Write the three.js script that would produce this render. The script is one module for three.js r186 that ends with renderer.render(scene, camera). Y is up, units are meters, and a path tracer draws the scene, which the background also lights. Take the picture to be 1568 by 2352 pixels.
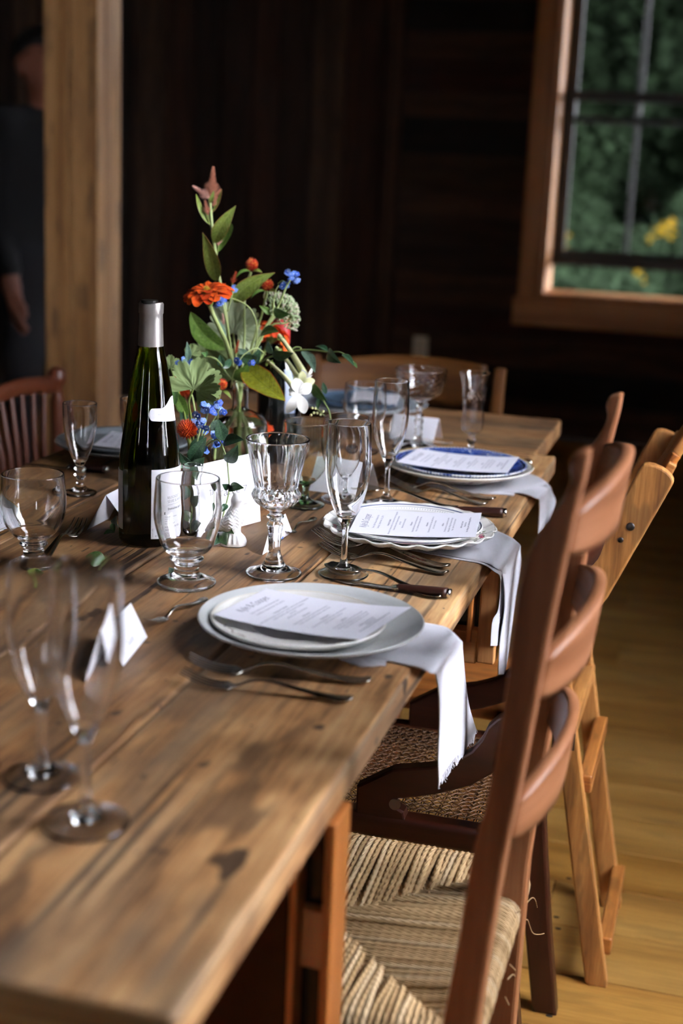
import * as THREE from 'three';
import { RoundedBoxGeometry } from 'three/addons/geometries/RoundedBoxGeometry.js';
import { mergeGeometries, mergeVertices } from 'three/addons/utils/BufferGeometryUtils.js';
import { MarchingCubes } from 'three/addons/objects/MarchingCubes.js';

// ---------------------------------------------------------------- camera, sky, exposure
const scene = new THREE.Scene();
const R = Math.PI / 180;
const camera = new THREE.PerspectiveCamera(39.59, 1568 / 2352, 0.05, 300);
camera.rotation.order = 'YXZ';
camera.position.set(0, 1.26, 0);
camera.rotation.set(-14.2 * R, 15 * R, 2.5 * R);
camera.focus = 1.84;
camera.userData.fStop = 3.0;
scene.add(camera);
camera.updateMatrixWorld(true);

// overcast daylight: it enters through the big window on the right, two narrow windows behind and the window in view
scene.background = new THREE.Color().setRGB(0.93, 0.97, 1.08);
scene.backgroundIntensity = 0.36;

const renderer = new THREE.WebGLRenderer({ antialias: true });
renderer.toneMapping = THREE.LinearToneMapping;
renderer.toneMappingExposure = 92;
renderer.shadowMap.enabled = true;

// ---------------------------------------------------------------- helpers
function rng(seed) {
  let s = seed >>> 0;
  return () => { s = (s + 0x6d2b79f5) | 0; let t = Math.imul(s ^ (s >>> 15), 1 | s); t = (t + Math.imul(t ^ (t >>> 7), 61 | t)) ^ t; return ((t ^ (t >>> 14)) >>> 0) / 4294967296; };
}
const rand = rng(7);
const rr = (a, b, f = rand) => a + (b - a) * f();
const lerp = (a, b, t) => a + (b - a) * t;
const clamp = (x, a = 0, b = 1) => Math.min(b, Math.max(a, x));
const sst = (a, b, x) => { const t = clamp((x - a) / (b - a)); /* also falls when b < a */ return t * t * (3 - 2 * t); };
const V = (x, y, z) => new THREE.Vector3(x, y, z);

// survey of the place: sight lines of the photograph met with real planes of the room
const EYE = camera.position.clone(), TABLE_Y = 0.75;
const sight = (px, py) => V((px - 784) / 3267, -(py - 1176) / 3267, -1).applyQuaternion(camera.quaternion);
const at = (px, py, depth) => EYE.clone().addScaledVector(sight(px, py), depth);
const onY = (px, py, y = TABLE_Y) => { const d = sight(px, py); return EYE.clone().addScaledVector(d, (y - EYE.y) / d.y); };
const onZ = (px, py, z) => { const d = sight(px, py); return EYE.clone().addScaledVector(d, (z - EYE.z) / d.z); };
const onX = (px, py, x) => { const d = sight(px, py); return EYE.clone().addScaledVector(d, (x - EYE.x) / d.x); };

const taken = {};
function numbered(name) {
  const n = taken[name] ?? 0; taken[name] = n + 1;
  return n ? name + '_' + String(n).padStart(3, '0') : name;
}
function shade(o) { o.traverse((m) => { if (m.isMesh) { m.castShadow = true; m.receiveShadow = true; } }); return o; }
function thing(name, label, category, pos = [0, 0, 0], turn = 0, group) {
  const o = new THREE.Group(); o.name = numbered(name);
  o.position.set(...pos); o.rotation.y = turn;
  o.userData = { label, category }; if (group) o.userData.group = group;
  scene.add(o); return o;
}
function part(name, geo, mat, parent, label) {
  const m = new THREE.Mesh(geo, mat); m.name = name; m.castShadow = m.receiveShadow = true;
  if (label) m.userData.label = label;
  parent.add(m); return m;
}
function single(name, geo, mat, label, category, group, pos) {
  const m = new THREE.Mesh(geo, mat); m.name = numbered(name); m.castShadow = m.receiveShadow = true;
  m.userData = { label, category }; if (group) m.userData.group = group;
  if (pos) m.position.copy(pos);
  scene.add(m); return m;
}
function struct(name, geo, mat, pos) {
  const m = geo ? new THREE.Mesh(geo, mat) : new THREE.Group(); m.name = name; m.castShadow = m.receiveShadow = true;
  m.userData = { kind: 'structure' };
  if (pos) m.position.set(...pos);
  scene.add(m); return m;
}
function dup(root, label, group) {
  const r = root.clone(); r.name = numbered(root.name.replace(/_\d{3}$/, '')); r.userData = { ...root.userData };
  if (label) r.userData.label = label; if (group) r.userData.group = group;
  scene.add(r); return r;
}

// ---------------------------------------------------------------- noise and computed textures
function noiseMaker(seed) {
  const f = rng(seed), p = new Uint8Array(512), v = new Float32Array(256);
  for (let i = 0; i < 256; i++) { p[i] = i; v[i] = f(); }
  for (let i = 255; i > 0; i--) { const j = (f() * (i + 1)) | 0; [p[i], p[j]] = [p[j], p[i]]; }
  for (let i = 0; i < 256; i++) p[i + 256] = p[i];
  return (x, y, px = 256, py = 256) => {  // value noise that repeats after px, py cells
    const ix = Math.floor(x), iy = Math.floor(y), fx = x - ix, fy = y - iy;
    const x0 = ((ix % px) + px) % px, x1 = (x0 + 1) % px, y0 = ((iy % py) + py) % py, y1 = (y0 + 1) % py;
    const u = fx * fx * (3 - 2 * fx), w = fy * fy * (3 - 2 * fy);
    const a = v[p[(p[x0 & 255] + y0) & 511] & 255], b = v[p[(p[x1 & 255] + y0) & 511] & 255], c = v[p[(p[x0 & 255] + y1) & 511] & 255], d = v[p[(p[x1 & 255] + y1) & 511] & 255];
    return a + (b - a) * u + (c - a + (a - b - c + d) * u) * w;
  };
}
function fbm(n, x, y, px, py, oct = 4) {
  let s = 0, a = 0.5, t = 0;
  for (let i = 0; i < oct; i++) { s += a * n(x, y, px, py); t += a; a *= 0.5; x *= 2; y *= 2; px *= 2; py *= 2; }
  return s / t;
}
function tex(w, h, fn, { srgb = true, channels = 4 } = {}) {
  const data = new Uint8Array(w * h * 4), c = [0, 0, 0];
  for (let y = 0; y < h; y++) for (let x = 0; x < w; x++) {
    fn(x / w, y / h, c); const i = (y * w + x) * 4;
    data[i] = clamp(c[0], 0, 255); data[i + 1] = clamp(c[1], 0, 255); data[i + 2] = clamp(c[2], 0, 255); data[i + 3] = 255;
  }
  const t = new THREE.DataTexture(data, w, h, THREE.RGBAFormat);
  t.wrapS = t.wrapT = THREE.RepeatWrapping; t.magFilter = THREE.LinearFilter; t.minFilter = THREE.LinearMipmapLinearFilter; t.generateMipmaps = true;
  if (srgb) t.colorSpace = THREE.SRGBColorSpace;
  t.needsUpdate = true; return t;
}
const mix3 = (o, a, b, t) => { o[0] = a[0] + (b[0] - a[0]) * t; o[1] = a[1] + (b[1] - a[1]) * t; o[2] = a[2] + (b[2] - a[2]) * t; };
// wood: u runs along the grain; lengths in metres say how much wood one texture covers
function wood({ seed, w = 1024, h = 512, len = 1, wid = 0.5, light, mid, dark, rings = 9, warp = 0.22, streak = 0.5, fibre = 0.35, gx = 6, blotch = 0, blotchColor = [60, 40, 25], specks = 0, speckColor = [40, 30, 22], flecks = 0, cracks = 0, marks = 0, ringAmt = 0.42, mottle = 0, bump = 0.0004, rough = 0.55, roughVar = 0.15, ...more }) {
  const n = noiseMaker(seed), n2 = noiseMaker(seed + 99), heights = new Float32Array(w * h);
  let k = 0;
  const map = tex(w, h, (u, v, c) => {
    const wp = fbm(n, u * 2, v * 3, 2, 3, 3) - 0.5, wp2 = fbm(n2, u * 5, v * 6, 5, 6, 2) - 0.5;
    const ring = 0.5 + 0.5 * Math.sin(6.2832 * ((v + warp * wp + 0.02 * wp2) * rings));
    const fine = fbm(n, u * gx, v * 90, gx, 90, 3), fib = n2(u * 40, v * 300, 40, 300);
    const tone = clamp((mottle ? mottle * (fbm(n2, u * 24, v * 12, 24, 12, 4) - 0.5) : 0) + ringAmt * ring * ring + streak * (fine - 0.35) + fibre * (fib - 0.5) + 0.6 * wp + 0.1);
    mix3(c, light, mid, Math.min(1, tone * 2)); if (tone > 0.5) mix3(c, mid, dark, tone * 2 - 1);
    let hgt = 0.6 - 0.35 * tone - 0.25 * (1 - fib);
    if (blotch) {
      const b = sst(0.52, 0.72, fbm(n2, u * 7, v * 7, 7, 7, 5)) * blotch, b2 = sst(0.58, 0.75, fbm(n, u * 11 + 3, v * 16 + 5, 11, 16, 4)) * blotch;
      mix3(c, c, blotchColor, b * 0.75); mix3(c, c, speckColor, b2 * 0.6);
    }
    if (specks && n(u * 70, v * 55, 70, 55) > 1 - specks) { mix3(c, c, speckColor, 0.7); hgt -= 0.3; }
    if (cracks) { // dark hairlines along the grain and grey worn streaks
      const q = n2(u * 4 + 0.3 * wp, v * 150 + 5 * wp, 4, 150), z = sst(1 - cracks, 1 - cracks * 0.5, q) * sst(0.35, 0.6, fbm(n, u * 5, v * 8, 5, 8, 2));
      mix3(c, c, speckColor, z * 0.75); hgt -= 0.45 * z;
      mix3(c, c, [150, 136, 118], 0.3 * sst(0.5, 0.75, fbm(n2, u * 3 + 9, v * 24, 3, 24, 4)));
    }
    if (marks) { const q = fbm(n, u * 34, v * 24, 34, 24, 2), z = sst(1 - marks, 1 - marks * 0.7, q); mix3(c, c, [54, 38, 26], z * 0.8); }
    if (flecks && n2(u * 130, v * 80, 130, 80) > 1 - flecks) { mix3(c, c, [222, 216, 205], 0.8); }
    heights[k++] = clamp(hgt);
  });
  k = 0;
  const bmp = tex(w, h, (u, v, c) => { c[0] = c[1] = c[2] = 255 * heights[k++]; }, { srgb: false });
  const rgh = tex(256, 128, (u, v, c) => { c[0] = c[1] = c[2] = 255 * clamp(rough + roughVar * (fbm(n, u * 6, v * 10, 6, 10, 4) - 0.5) * 2); }, { srgb: false });
  for (const t of [map, bmp, rgh]) t.repeat.set(1 / len, 1 / wid);
  return new THREE.MeshPhysicalMaterial({ map, bumpMap: bmp, bumpScale: bump, roughnessMap: rgh, roughness: 1, ...more });
}
const std = (color, roughness = 0.6, more = {}) => new THREE.MeshPhysicalMaterial({ color: new THREE.Color(color), roughness, ...more });

// ---------------------------------------------------------------- geometry
// uv in metres, u along the given axis; every piece starts somewhere else on the wood
function woodUV(geo, axis = 0, du = rand() * 3, dv = rand() * 3) {
  const g = geo.index ? geo.toNonIndexed() : geo, p = g.attributes.position, uv = new Float32Array(p.count * 2);
  const a = V(), b = V(), c = V(), n = V();
  for (let i = 0; i < p.count; i += 3) {
    a.fromBufferAttribute(p, i); b.fromBufferAttribute(p, i + 1); c.fromBufferAttribute(p, i + 2);
    n.copy(b).sub(a).cross(c.clone().sub(a)); const m = [Math.abs(n.x), Math.abs(n.y), Math.abs(n.z)];
    let d = m[0] > m[1] ? (m[0] > m[2] ? 0 : 2) : m[1] > m[2] ? 1 : 2, ua = axis, va;
    if (d === axis) { ua = (axis + 1) % 3; va = (axis + 2) % 3; } else va = 3 - axis - d;
    [a, b, c].forEach((q, k) => { const t = [q.x, q.y, q.z]; uv[(i + k) * 2] = t[ua] * (d === axis ? 0.3 : 1) + du; uv[(i + k) * 2 + 1] = t[va] + dv + d * 0.13; });
  }
  g.setAttribute('uv', new THREE.BufferAttribute(uv, 2));
  return g;
}
function box(w, h, d, r = 0.003, axis) {  // board with rounded edges; grain along its longest side unless told
  const ax = axis ?? [w, h, d].indexOf(Math.max(w, h, d));
  return woodUV(new RoundedBoxGeometry(w, h, d, 2, Math.min(r, w * 0.49, h * 0.49, d * 0.49)), ax);
}
const put = (g, x, y, z) => g.translate(x, y, z);
function beam(a, b, w, h, r = 0.003, up = V(0, 1, 0)) {  // board of section w x h from a to b
  const d = b.clone().sub(a), L = d.length(), g = box(w, h, L, r, 2);
  const z = d.normalize(), x = up.clone().cross(z).normalize(), y = z.clone().cross(x);
  g.applyMatrix4(new THREE.Matrix4().makeBasis(x, y, z)); g.translate((a.x + b.x) / 2, (a.y + b.y) / 2, (a.z + b.z) / 2);
  return g;
}
function volume(g) {
  const p = g.attributes.position, ix = g.index, n = ix ? ix.count : p.count; let s = 0; const a = V(), b = V(), c = V();
  for (let i = 0; i < n; i += 3) { const [x, y, z] = ix ? [ix.getX(i), ix.getX(i + 1), ix.getX(i + 2)] : [i, i + 1, i + 2]; a.fromBufferAttribute(p, x); b.fromBufferAttribute(p, y); c.fromBufferAttribute(p, z); s += a.dot(b.cross(c)); }
  return s;
}
function outward(g) {  // faces turned outwards
  if (volume(g) < 0) { const ix = g.index.array; for (let i = 0; i < ix.length; i += 3) { const t = ix[i]; ix[i] = ix[i + 1]; ix[i + 1] = t; } g.computeVertexNormals(); }
  return g;
}
const curve2 = (pts, n) => new THREE.SplineCurve(pts.map((p) => new THREE.Vector2(...p))).getPoints(n).map((p) => [p.x, p.y]);
// turned body: closed ring of vertices per profile point; poles where the radius is 0; wobble(r, y, angle) reshapes it
function turned(profile, seg = 64, wobble) {
  const pos = [], idx = [], uv = []; const row = [];
  for (const [r, y] of profile) {
    if (r < 1e-5) { row.push([pos.length / 3]); pos.push(0, y, 0); uv.push(0.5, 0.5); continue; }
    const a0 = pos.length / 3, ids = [];
    for (let k = 0; k < seg; k++) {
      const t = (k / seg) * 2 * Math.PI, [q, yy] = wobble ? wobble(r, y, t) : [r, y];
      pos.push(q * Math.cos(t), yy, q * Math.sin(t)); uv.push(0.5 + q * Math.cos(t), 0.5 + q * Math.sin(t)); ids.push(a0 + k);
    }
    row.push(ids);
  }
  for (let j = 0; j + 1 < row.length; j++) {
    const a = row[j], b = row[j + 1];
    for (let k = 0; k < seg; k++) {
      const l = (k + 1) % seg;
      if (a.length === 1 && b.length === 1) continue;
      if (a.length === 1) idx.push(a[0], b[k], b[l]); else if (b.length === 1) idx.push(a[k], b[0], a[l]); else idx.push(a[k], b[k], a[l], a[l], b[k], b[l]);
    }
  }
  const g = new THREE.BufferGeometry();
  g.setAttribute('position', new THREE.Float32BufferAttribute(pos, 3)); g.setAttribute('uv', new THREE.Float32BufferAttribute(uv, 2)); g.setIndex(idx);
  g.computeVertexNormals(); return outward(g);
}
// sweep: rounded section of half-width w (sideways) and half-height h (upwards) along points
function sweep(pts, w, h, sides = 8, up = V(0, 1, 0), uvScale = 1) {
  const n = pts.length, pos = [], idx = [], uv = []; let run = 0;
  const W = typeof w === 'function' ? w : () => w, H = typeof h === 'function' ? h : () => h;
  const t = V(), x = V(), y = V();
  for (let i = 0; i < n; i++) {
    t.copy(pts[Math.min(n - 1, i + 1)]).sub(pts[Math.max(0, i - 1)]).normalize();
    x.copy(up).cross(t); if (x.lengthSq() < 1e-4) x.set(1, 0, 0).cross(t); x.normalize(); y.copy(t).cross(x);
    if (i) run += pts[i].distanceTo(pts[i - 1]);
    const s = i / (n - 1), a = W(s), b = H(s);
    for (let k = 0; k < sides; k++) {
      const q = (k / sides) * 2 * Math.PI, c = Math.cos(q) * a, d = Math.sin(q) * b;
      pos.push(pts[i].x + x.x * c + y.x * d, pts[i].y + x.y * c + y.y * d, pts[i].z + x.z * c + y.z * d); uv.push(run * uvScale, (k / sides) * uvScale * 0.05);
    }
  }
  for (let i = 0; i + 1 < n; i++) for (let k = 0; k < sides; k++) { const l = (k + 1) % sides, a = i * sides; idx.push(a + k, a + l, a + sides + k, a + l, a + sides + l, a + sides + k); }
  for (const e of [0, n - 1]) {
    const c = pos.length / 3; pos.push(pts[e].x, pts[e].y, pts[e].z); uv.push(0, 0);
    for (let k = 0; k < sides; k++) { const l = (k + 1) % sides; if (e) idx.push(c, e * sides + k, e * sides + l); else idx.push(c, l, k); }
  }
  const g = new THREE.BufferGeometry();
  g.setAttribute('position', new THREE.Float32BufferAttribute(pos, 3)); g.setAttribute('uv', new THREE.Float32BufferAttribute(uv, 2)); g.setIndex(idx);
  g.computeVertexNormals(); return g;
}
const spline = (pts, n) => new THREE.CatmullRomCurve3(pts).getPoints(n);
const tube = (pts, r, n = 16, sides = 6) => sweep(spline(pts, n), r, r, sides, V(0.31, 0.2, 0.93));
// sheet with thickness over a grid of points f(s, t)
function sheet(f, ns, nt, thick = 0.0006) {
  const P = [], uv = [], idx = [];
  for (let j = 0; j <= nt; j++) for (let i = 0; i <= ns; i++) { P.push(f(i / ns, j / nt)); uv.push(i / ns, j / nt); }
  const N = P.map(() => V()), W = ns + 1, tri = [];
  for (let j = 0; j < nt; j++) for (let i = 0; i < ns; i++) { const a = j * W + i; tri.push([a, a + 1, a + W], [a + 1, a + W + 1, a + W]); }
  for (const [a, b, c] of tri) { const n = P[b].clone().sub(P[a]).cross(P[c].clone().sub(P[a])); N[a].add(n); N[b].add(n); N[c].add(n); }
  const pos = [], M = P.length;
  P.forEach((p, i) => { N[i].normalize(); pos.push(p.x + N[i].x * thick / 2, p.y + N[i].y * thick / 2, p.z + N[i].z * thick / 2); });
  P.forEach((p, i) => { pos.push(p.x - N[i].x * thick / 2, p.y - N[i].y * thick / 2, p.z - N[i].z * thick / 2); });
  for (const [a, b, c] of tri) { idx.push(a, b, c); idx.push(M + a, M + c, M + b); }
  const rim = []; for (let i = 0; i < ns; i++) rim.push([i, i + 1]); for (let j = 0; j < nt; j++) rim.push([j * W + ns, (j + 1) * W + ns]);
  for (let i = ns; i > 0; i--) rim.push([nt * W + i, nt * W + i - 1]); for (let j = nt; j > 0; j--) rim.push([j * W, (j - 1) * W]);
  for (const [a, b] of rim) { idx.push(a, M + a, b, b, M + a, M + b); }
  const g = new THREE.BufferGeometry();
  g.setAttribute('position', new THREE.Float32BufferAttribute(pos, 3)); g.setAttribute('uv', new THREE.Float32BufferAttribute([...uv, ...uv], 2)); g.setIndex(idx);
  g.computeVertexNormals(); return g;
}
function extrude(pts, depth, bevel = 0.003, steps = 2) {
  const s = new THREE.Shape(pts.map((p) => new THREE.Vector2(p.x ?? p[0], p.y ?? p[1])));
  return new THREE.ExtrudeGeometry(s, { depth: depth - 2 * bevel, bevelEnabled: bevel > 0, bevelThickness: bevel, bevelSize: bevel, bevelOffset: -bevel, bevelSegments: steps, curveSegments: 4 }).translate(0, 0, bevel);
}
const smooth2 = (pts, n, closed = false) => new THREE.CatmullRomCurve3(pts.map((p) => V(p.x ?? p[0], p.y ?? p[1], 0)), closed, 'centripetal').getPoints(n).map((p) => [p.x, p.y]);
// ---------------------------------------------------------------- woods of the room
const tableWood = wood({ seed: 11, w: 2048, h: 1024, len: 1.3, wid: 0.65, gx: 14, ringAmt: 0.22, mottle: 0.9, light: [206, 162, 110], mid: [172, 124, 78], dark: [104, 70, 42], rings: 7, warp: 0.3, streak: 0.6, fibre: 0.45, blotch: 0.8, blotchColor: [116, 90, 66], cracks: 0.3, marks: 0.2, specks: 0.025, speckColor: [62, 44, 31], flecks: 0.006, bump: 0.001, rough: 0.62, roughVar: 0.12 });
const floorWood = wood({ seed: 21, len: 1.3, wid: 0.5, light: [188, 146, 78], mid: [166, 122, 58], dark: [132, 92, 40], rings: 3, warp: 0.3, streak: 0.4, fibre: 0.3, blotch: 0.28, blotchColor: [140, 104, 58], specks: 0.004, speckColor: [80, 56, 26], bump: 0.0002, rough: 0.5, roughVar: 0.1 });
const barnWood = wood({ seed: 31, len: 1.2, wid: 0.6, light: [84, 60, 42], mid: [64, 45, 31], dark: [42, 29, 20], rings: 6, warp: 0.25, streak: 0.7, fibre: 0.5, blotch: 0.5, blotchColor: [50, 36, 26], specks: 0.01, bump: 0.0008, rough: 0.85, roughVar: 0.1 });
const tint = (m, hex) => { const c = m.clone(); c.color = new THREE.Color(hex); return c; };
const barnTones = [barnWood, tint(barnWood, '#c9bfb8'), tint(barnWood, '#a89a92'), tint(barnWood, '#d8b9a4'), tint(barnWood, '#8f857c')];
const rowTones = { black: tint(barnWood, '#4e4a48'), brown: tint(barnWood, '#f2e4d4'), red: tint(barnWood, '#c28a78'), olive: tint(barnWood, '#d6d2ae'), grey: tint(barnWood, '#bdb6ae') };
const trimWood = wood({ seed: 41, len: 1.2, wid: 0.5, light: [216, 158, 100], mid: [188, 128, 74], dark: [148, 94, 50], rings: 5, warp: 0.15, streak: 0.5, fibre: 0.3, bump: 0.0003, rough: 0.5 });
const postWood = wood({ seed: 51, len: 1.6, wid: 0.5, light: [172, 130, 82], mid: [146, 103, 57], dark: [104, 68, 36], rings: 4, warp: 0.3, streak: 0.6, fibre: 0.4, blotch: 0.5, blotchColor: [120, 84, 52], specks: 0.008, bump: 0.0008, rough: 0.7 });
const blackPaint = std('#26231f', 0.4), plaster = std('#2a2018', 0.9), greyPaint = blackPaint;
const glassPane = new THREE.MeshPhysicalMaterial({ color: 0xffffff, roughness: 0.02, transmission: 1, thickness: 0, ior: 1.5 });

// ---------------------------------------------------------------- the room shell
const XL = -4.6, XR = 1.2, ZB = -6.62, ZF = 2.9, TOP = 3.6;
const W1 = { x0: -0.872, x1: 0.36, y0: 0.655, y1: 2.3 };                      // window in view
const D1 = { z0: -2.1, z1: -1.15, y0: 0.85, y1: 3.25 };                         // big window on the right
const W2 = { x0: 0.36, x1: 0.64, y0: 1.1, y1: 2.15 }, W3 = { x0: -2.82, x1: -2.54 };                         // window behind the camera
const slab = (x0, x1, y0, y1, z0, z1) => put(new THREE.BoxGeometry(x1 - x0, y1 - y0, z1 - z0), (x0 + x1) / 2, (y0 + y1) / 2, (z0 + z1) / 2);
struct('wall_back', mergeGeometries([
  slab(XL, W1.x0, 0, TOP, ZB - 0.24, ZB - 0.02), slab(W1.x1, XR, 0, TOP, ZB - 0.24, ZB - 0.02),
  slab(W1.x0, W1.x1, 0, W1.y0, ZB - 0.24, ZB - 0.02), slab(W1.x0, W1.x1, W1.y1, TOP, ZB - 0.24, ZB - 0.02)]), plaster);
const wallBack = scene.children[scene.children.length - 1];
struct('wall_right', mergeGeometries([
  slab(XR, XR + 0.2, 0, TOP, ZB - 0.24, D1.z0), slab(XR, XR + 0.2, 0, TOP, D1.z1, ZF + 0.2), slab(XR, XR + 0.2, D1.y1, TOP, D1.z0, D1.z1), slab(XR, XR + 0.2, 0, D1.y0, D1.z0, D1.z1)]), plaster);
struct('wall_left', slab(XL - 0.2, XL, 0, TOP, ZB - 0.24, ZF + 0.2), plaster);
struct('wall_front', mergeGeometries([
  slab(XL, W3.x0, 0, TOP, ZF, ZF + 0.2), slab(W3.x1, W2.x0, 0, TOP, ZF, ZF + 0.2), slab(W2.x1, XR, 0, TOP, ZF, ZF + 0.2),
  ...[W2, W3].flatMap((w) => [slab(w.x0, w.x1, 0, W2.y0, ZF, ZF + 0.2), slab(w.x0, w.x1, W2.y1, TOP, ZF, ZF + 0.2)])]), plaster);
struct('ceiling', slab(XL - 0.2, XR + 0.2, TOP, TOP + 0.2, ZB - 0.24, ZF + 0.2), plaster);
{ // unseen gable added to block sky light from the trees, end towards them
  const g = new THREE.ExtrudeGeometry(new THREE.Shape([[XL - 0.8, TOP + 0.2], [XR + 0.8, TOP + 0.2], [(XL + XR) / 2, TOP + 4.6]].map((p) => new THREE.Vector2(...p))), { depth: ZF - ZB + 1.6, bevelEnabled: false });
  struct('added_roof', put(g, 0, 0, ZB - 0.9), plaster);
}
const floor = struct('floor', slab(XL - 0.2, XR + 0.2, -0.25, -0.022, ZB - 0.24, ZF + 0.2), plaster);

{ // floor boards, run across the room; each a piece of its own
  const f = rng(5), tones = [floorWood, tint(floorWood, '#f7eedc'), tint(floorWood, '#efe4cf'), tint(floorWood, '#fff6e6')];
  let z = ZB, i = 0; const wdt = 0.152;
  while (z < 1.2) {
    const cut = [XL, -1.9 + rr(-0.8, 0.5, f), (i % 3 === 1 ? -0.19 : i % 3 ? 0.55 : 0.1) + rr(-0.03, 0.03, f), XR];
    for (let k = 0; k < 3; k++) {
      const a = cut[k] + 0.0008, b = cut[k + 1] - 0.0008;
      part('plank', put(box(b - a, 0.022, wdt - 0.0022, 0.0016, 0), (a + b) / 2, -0.011, z + wdt / 2), tones[(f() * 4) | 0], floor);
    }
    z += wdt; i++;
  }
  part('plank', slab(XL, XR, -0.022, -0.001, z, ZF), floorWood, floor);
  const nail = std('#2a231c', 0.6);
  for (const [x, y] of [[1277, 2107], [1281, 2133], [1256, 2204], [1256, 2240], [1261, 2334], [1306, 2018], [1364, 1905], [1318, 1990]]) {
    const p = onY(x, y, 0); part('nail', put(new THREE.CylinderGeometry(0.0035, 0.0035, 0.004, 10).scale(1.5, 1, 0.8), p.x, -0.0008, p.z), nail, floor);
  }
}
{ // boards of the back wall: upright on the left, lying on the right, under and over the window
  const f = rng(9); let x = XL + 0.01;
  while (x < -1.66) {
    const w = Math.min(rr(0.11, 0.19, f), -1.645 - x); if (w < 0.03) break;
    part('plank', put(box(w - 0.006, TOP - 0.01, 0.02, 0.002, 1), x + w / 2, TOP / 2, ZB - 0.01 + rr(-0.004, 0.004, f)), barnTones[(f() * 5) | 0], wallBack);
    x += w;
  }
  const rows = [[0.005, 0.16, 'brown'], [0.16, 0.31, 'black'], [0.31, 0.46, 'brown'], [0.46, 0.585, 'red'], [0.585, 0.735, 'brown'], [0.735, 0.86, 'grey'], [0.86, 0.99, 'grey'], [0.99, 1.1, 'brown'], [1.1, 1.268, 'olive'], [1.268, 1.432, 'black'], [1.432, 1.54, 'brown'], [1.54, 1.688, 'red'], [1.688, 1.806, 'brown'], [1.806, 1.945, 'black'], [1.945, 2.08, 'brown'], [2.08, 2.24, 'grey'], [2.24, 2.4, 'brown'], [2.4, 2.56, 'red'], [2.56, 2.72, 'black'], [2.72, 2.9, 'brown'], [2.9, 3.09, 'grey'], [3.09, 3.3, 'brown'], [3.3, 3.59, 'grey']];
  for (const [y0, y1, tone] of rows) {
    const runs = y1 <= 0.6 ? [[-1.565, -0.2], [-0.2, XR - 0.005]] : y0 >= 2.36 ? [[-1.565, 0.1], [0.1, XR - 0.005]] : [[-1.565, -0.9], [0.4, XR - 0.005]];
    for (const [a, b] of runs) part('plank', put(box(b - a - 0.004, y1 - y0 - 0.006, 0.02, 0.002, 0), (a + b) / 2, (y0 + y1) / 2, ZB - 0.01 + rr(-0.004, 0.004, f)), rowTones[tone], wallBack);
  }
  struct('trim_1', put(box(0.075, TOP - 0.004, 0.045, 0.004, 1), -1.605, TOP / 2, ZB + 0.012), rowTones.brown);
}
{ // window in view: casing, reveal, two sliding sashes; the lower one is pushed up a little
  const win = struct('window_1', null), zc = ZB + 0.012, { x0, x1, y0, y1 } = W1, zs = ZB - 0.2;
  part('casing', put(box(0.1, y1 - y0 + 0.2, 0.024, 0.003, 1), x0 - 0.05, (y0 + y1) / 2 + 0.02, zc), trimWood, win);
  part('casing', put(box(0.1, y1 - y0 + 0.2, 0.024, 0.003, 1), x1 + 0.05, (y0 + y1) / 2 + 0.02, zc), trimWood, win);
  part('casing', put(box(x1 - x0, 0.11, 0.024, 0.003, 0), (x0 + x1) / 2, y1 + 0.065, zc), trimWood, win);
  part('apron', put(box(x1 - x0 + 0.24, 0.125, 0.026, 0.004, 0), (x0 + x1) / 2, y0 - 0.074, zc), trimWood, win);
  part('sill', put(box(x1 - x0 - 0.004, 0.026, 0.24, 0.004, 0), (x0 + x1) / 2, y0 + 0.002, ZB - 0.1), trimWood, win);
  for (const [x, s] of [[x0, 1], [x1, -1]]) part('jamb', put(box(0.02, y1 - y0 - 0.02, 0.23, 0.002, 1), x + s * 0.01, (y0 + y1) / 2 + 0.008, ZB - 0.105), trimWood, win);
  part('jamb', put(box(x1 - x0 - 0.04, 0.02, 0.23, 0.002, 0), (x0 + x1) / 2, y1 - 0.01, ZB - 0.105), trimWood, win);
  const a = x0 + 0.021, b = x1 - 0.021;
  const beadGrey = blackPaint;
  function sash(yb, yt, z, upper) {
    const s = new THREE.Group(); s.name = 'sash'; win.add(s);
    for (const x of [a + 0.028, b - 0.028]) part('stile', put(box(0.056, yt - yb, 0.03, 0.003, 1), x, (yb + yt) / 2, z), blackPaint, s);
    part('rail', put(box(b - a - 0.112, upper ? 0.032 : 0.05, 0.03, 0.003, 0), (a + b) / 2, yb + (upper ? 0.016 : 0.025), z), upper ? beadGrey : blackPaint, s);
    if (!upper) part('glazing_bead', put(box(b - a - 0.116, 0.022, 0.016, 0.003, 0), (a + b) / 2, yb + 0.062, z - 0.008), beadGrey, s);
    part('rail', put(box(b - a - 0.112, 0.045, 0.03, 0.003, 0), (a + b) / 2, yt - 0.0225, z), blackPaint, s);
    for (let k = 1; k < 4; k++) part('muntin', put(box(0.02, yt - yb - 0.095, 0.022, 0.003, 1), a + 0.056 + k * (b - a - 0.112) / 4 + 0.014, (yb + yt) / 2, z), greyPaint, s);
    for (let k = 0; k < 4; k++) part('pane', put(new THREE.PlaneGeometry((b - a - 0.112) / 4 - 0.02, yt - yb - 0.1), a + 0.056 + (k + 0.5) * (b - a - 0.112) / 4 + 0.007, (yb + yt) / 2, z), glassPane, s);
  }
  sash(0.79, 1.575, ZB - 0.165);      // lower sash, raised
  sash(1.435, y1 - 0.022, ZB - 0.2, true);
}
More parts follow.
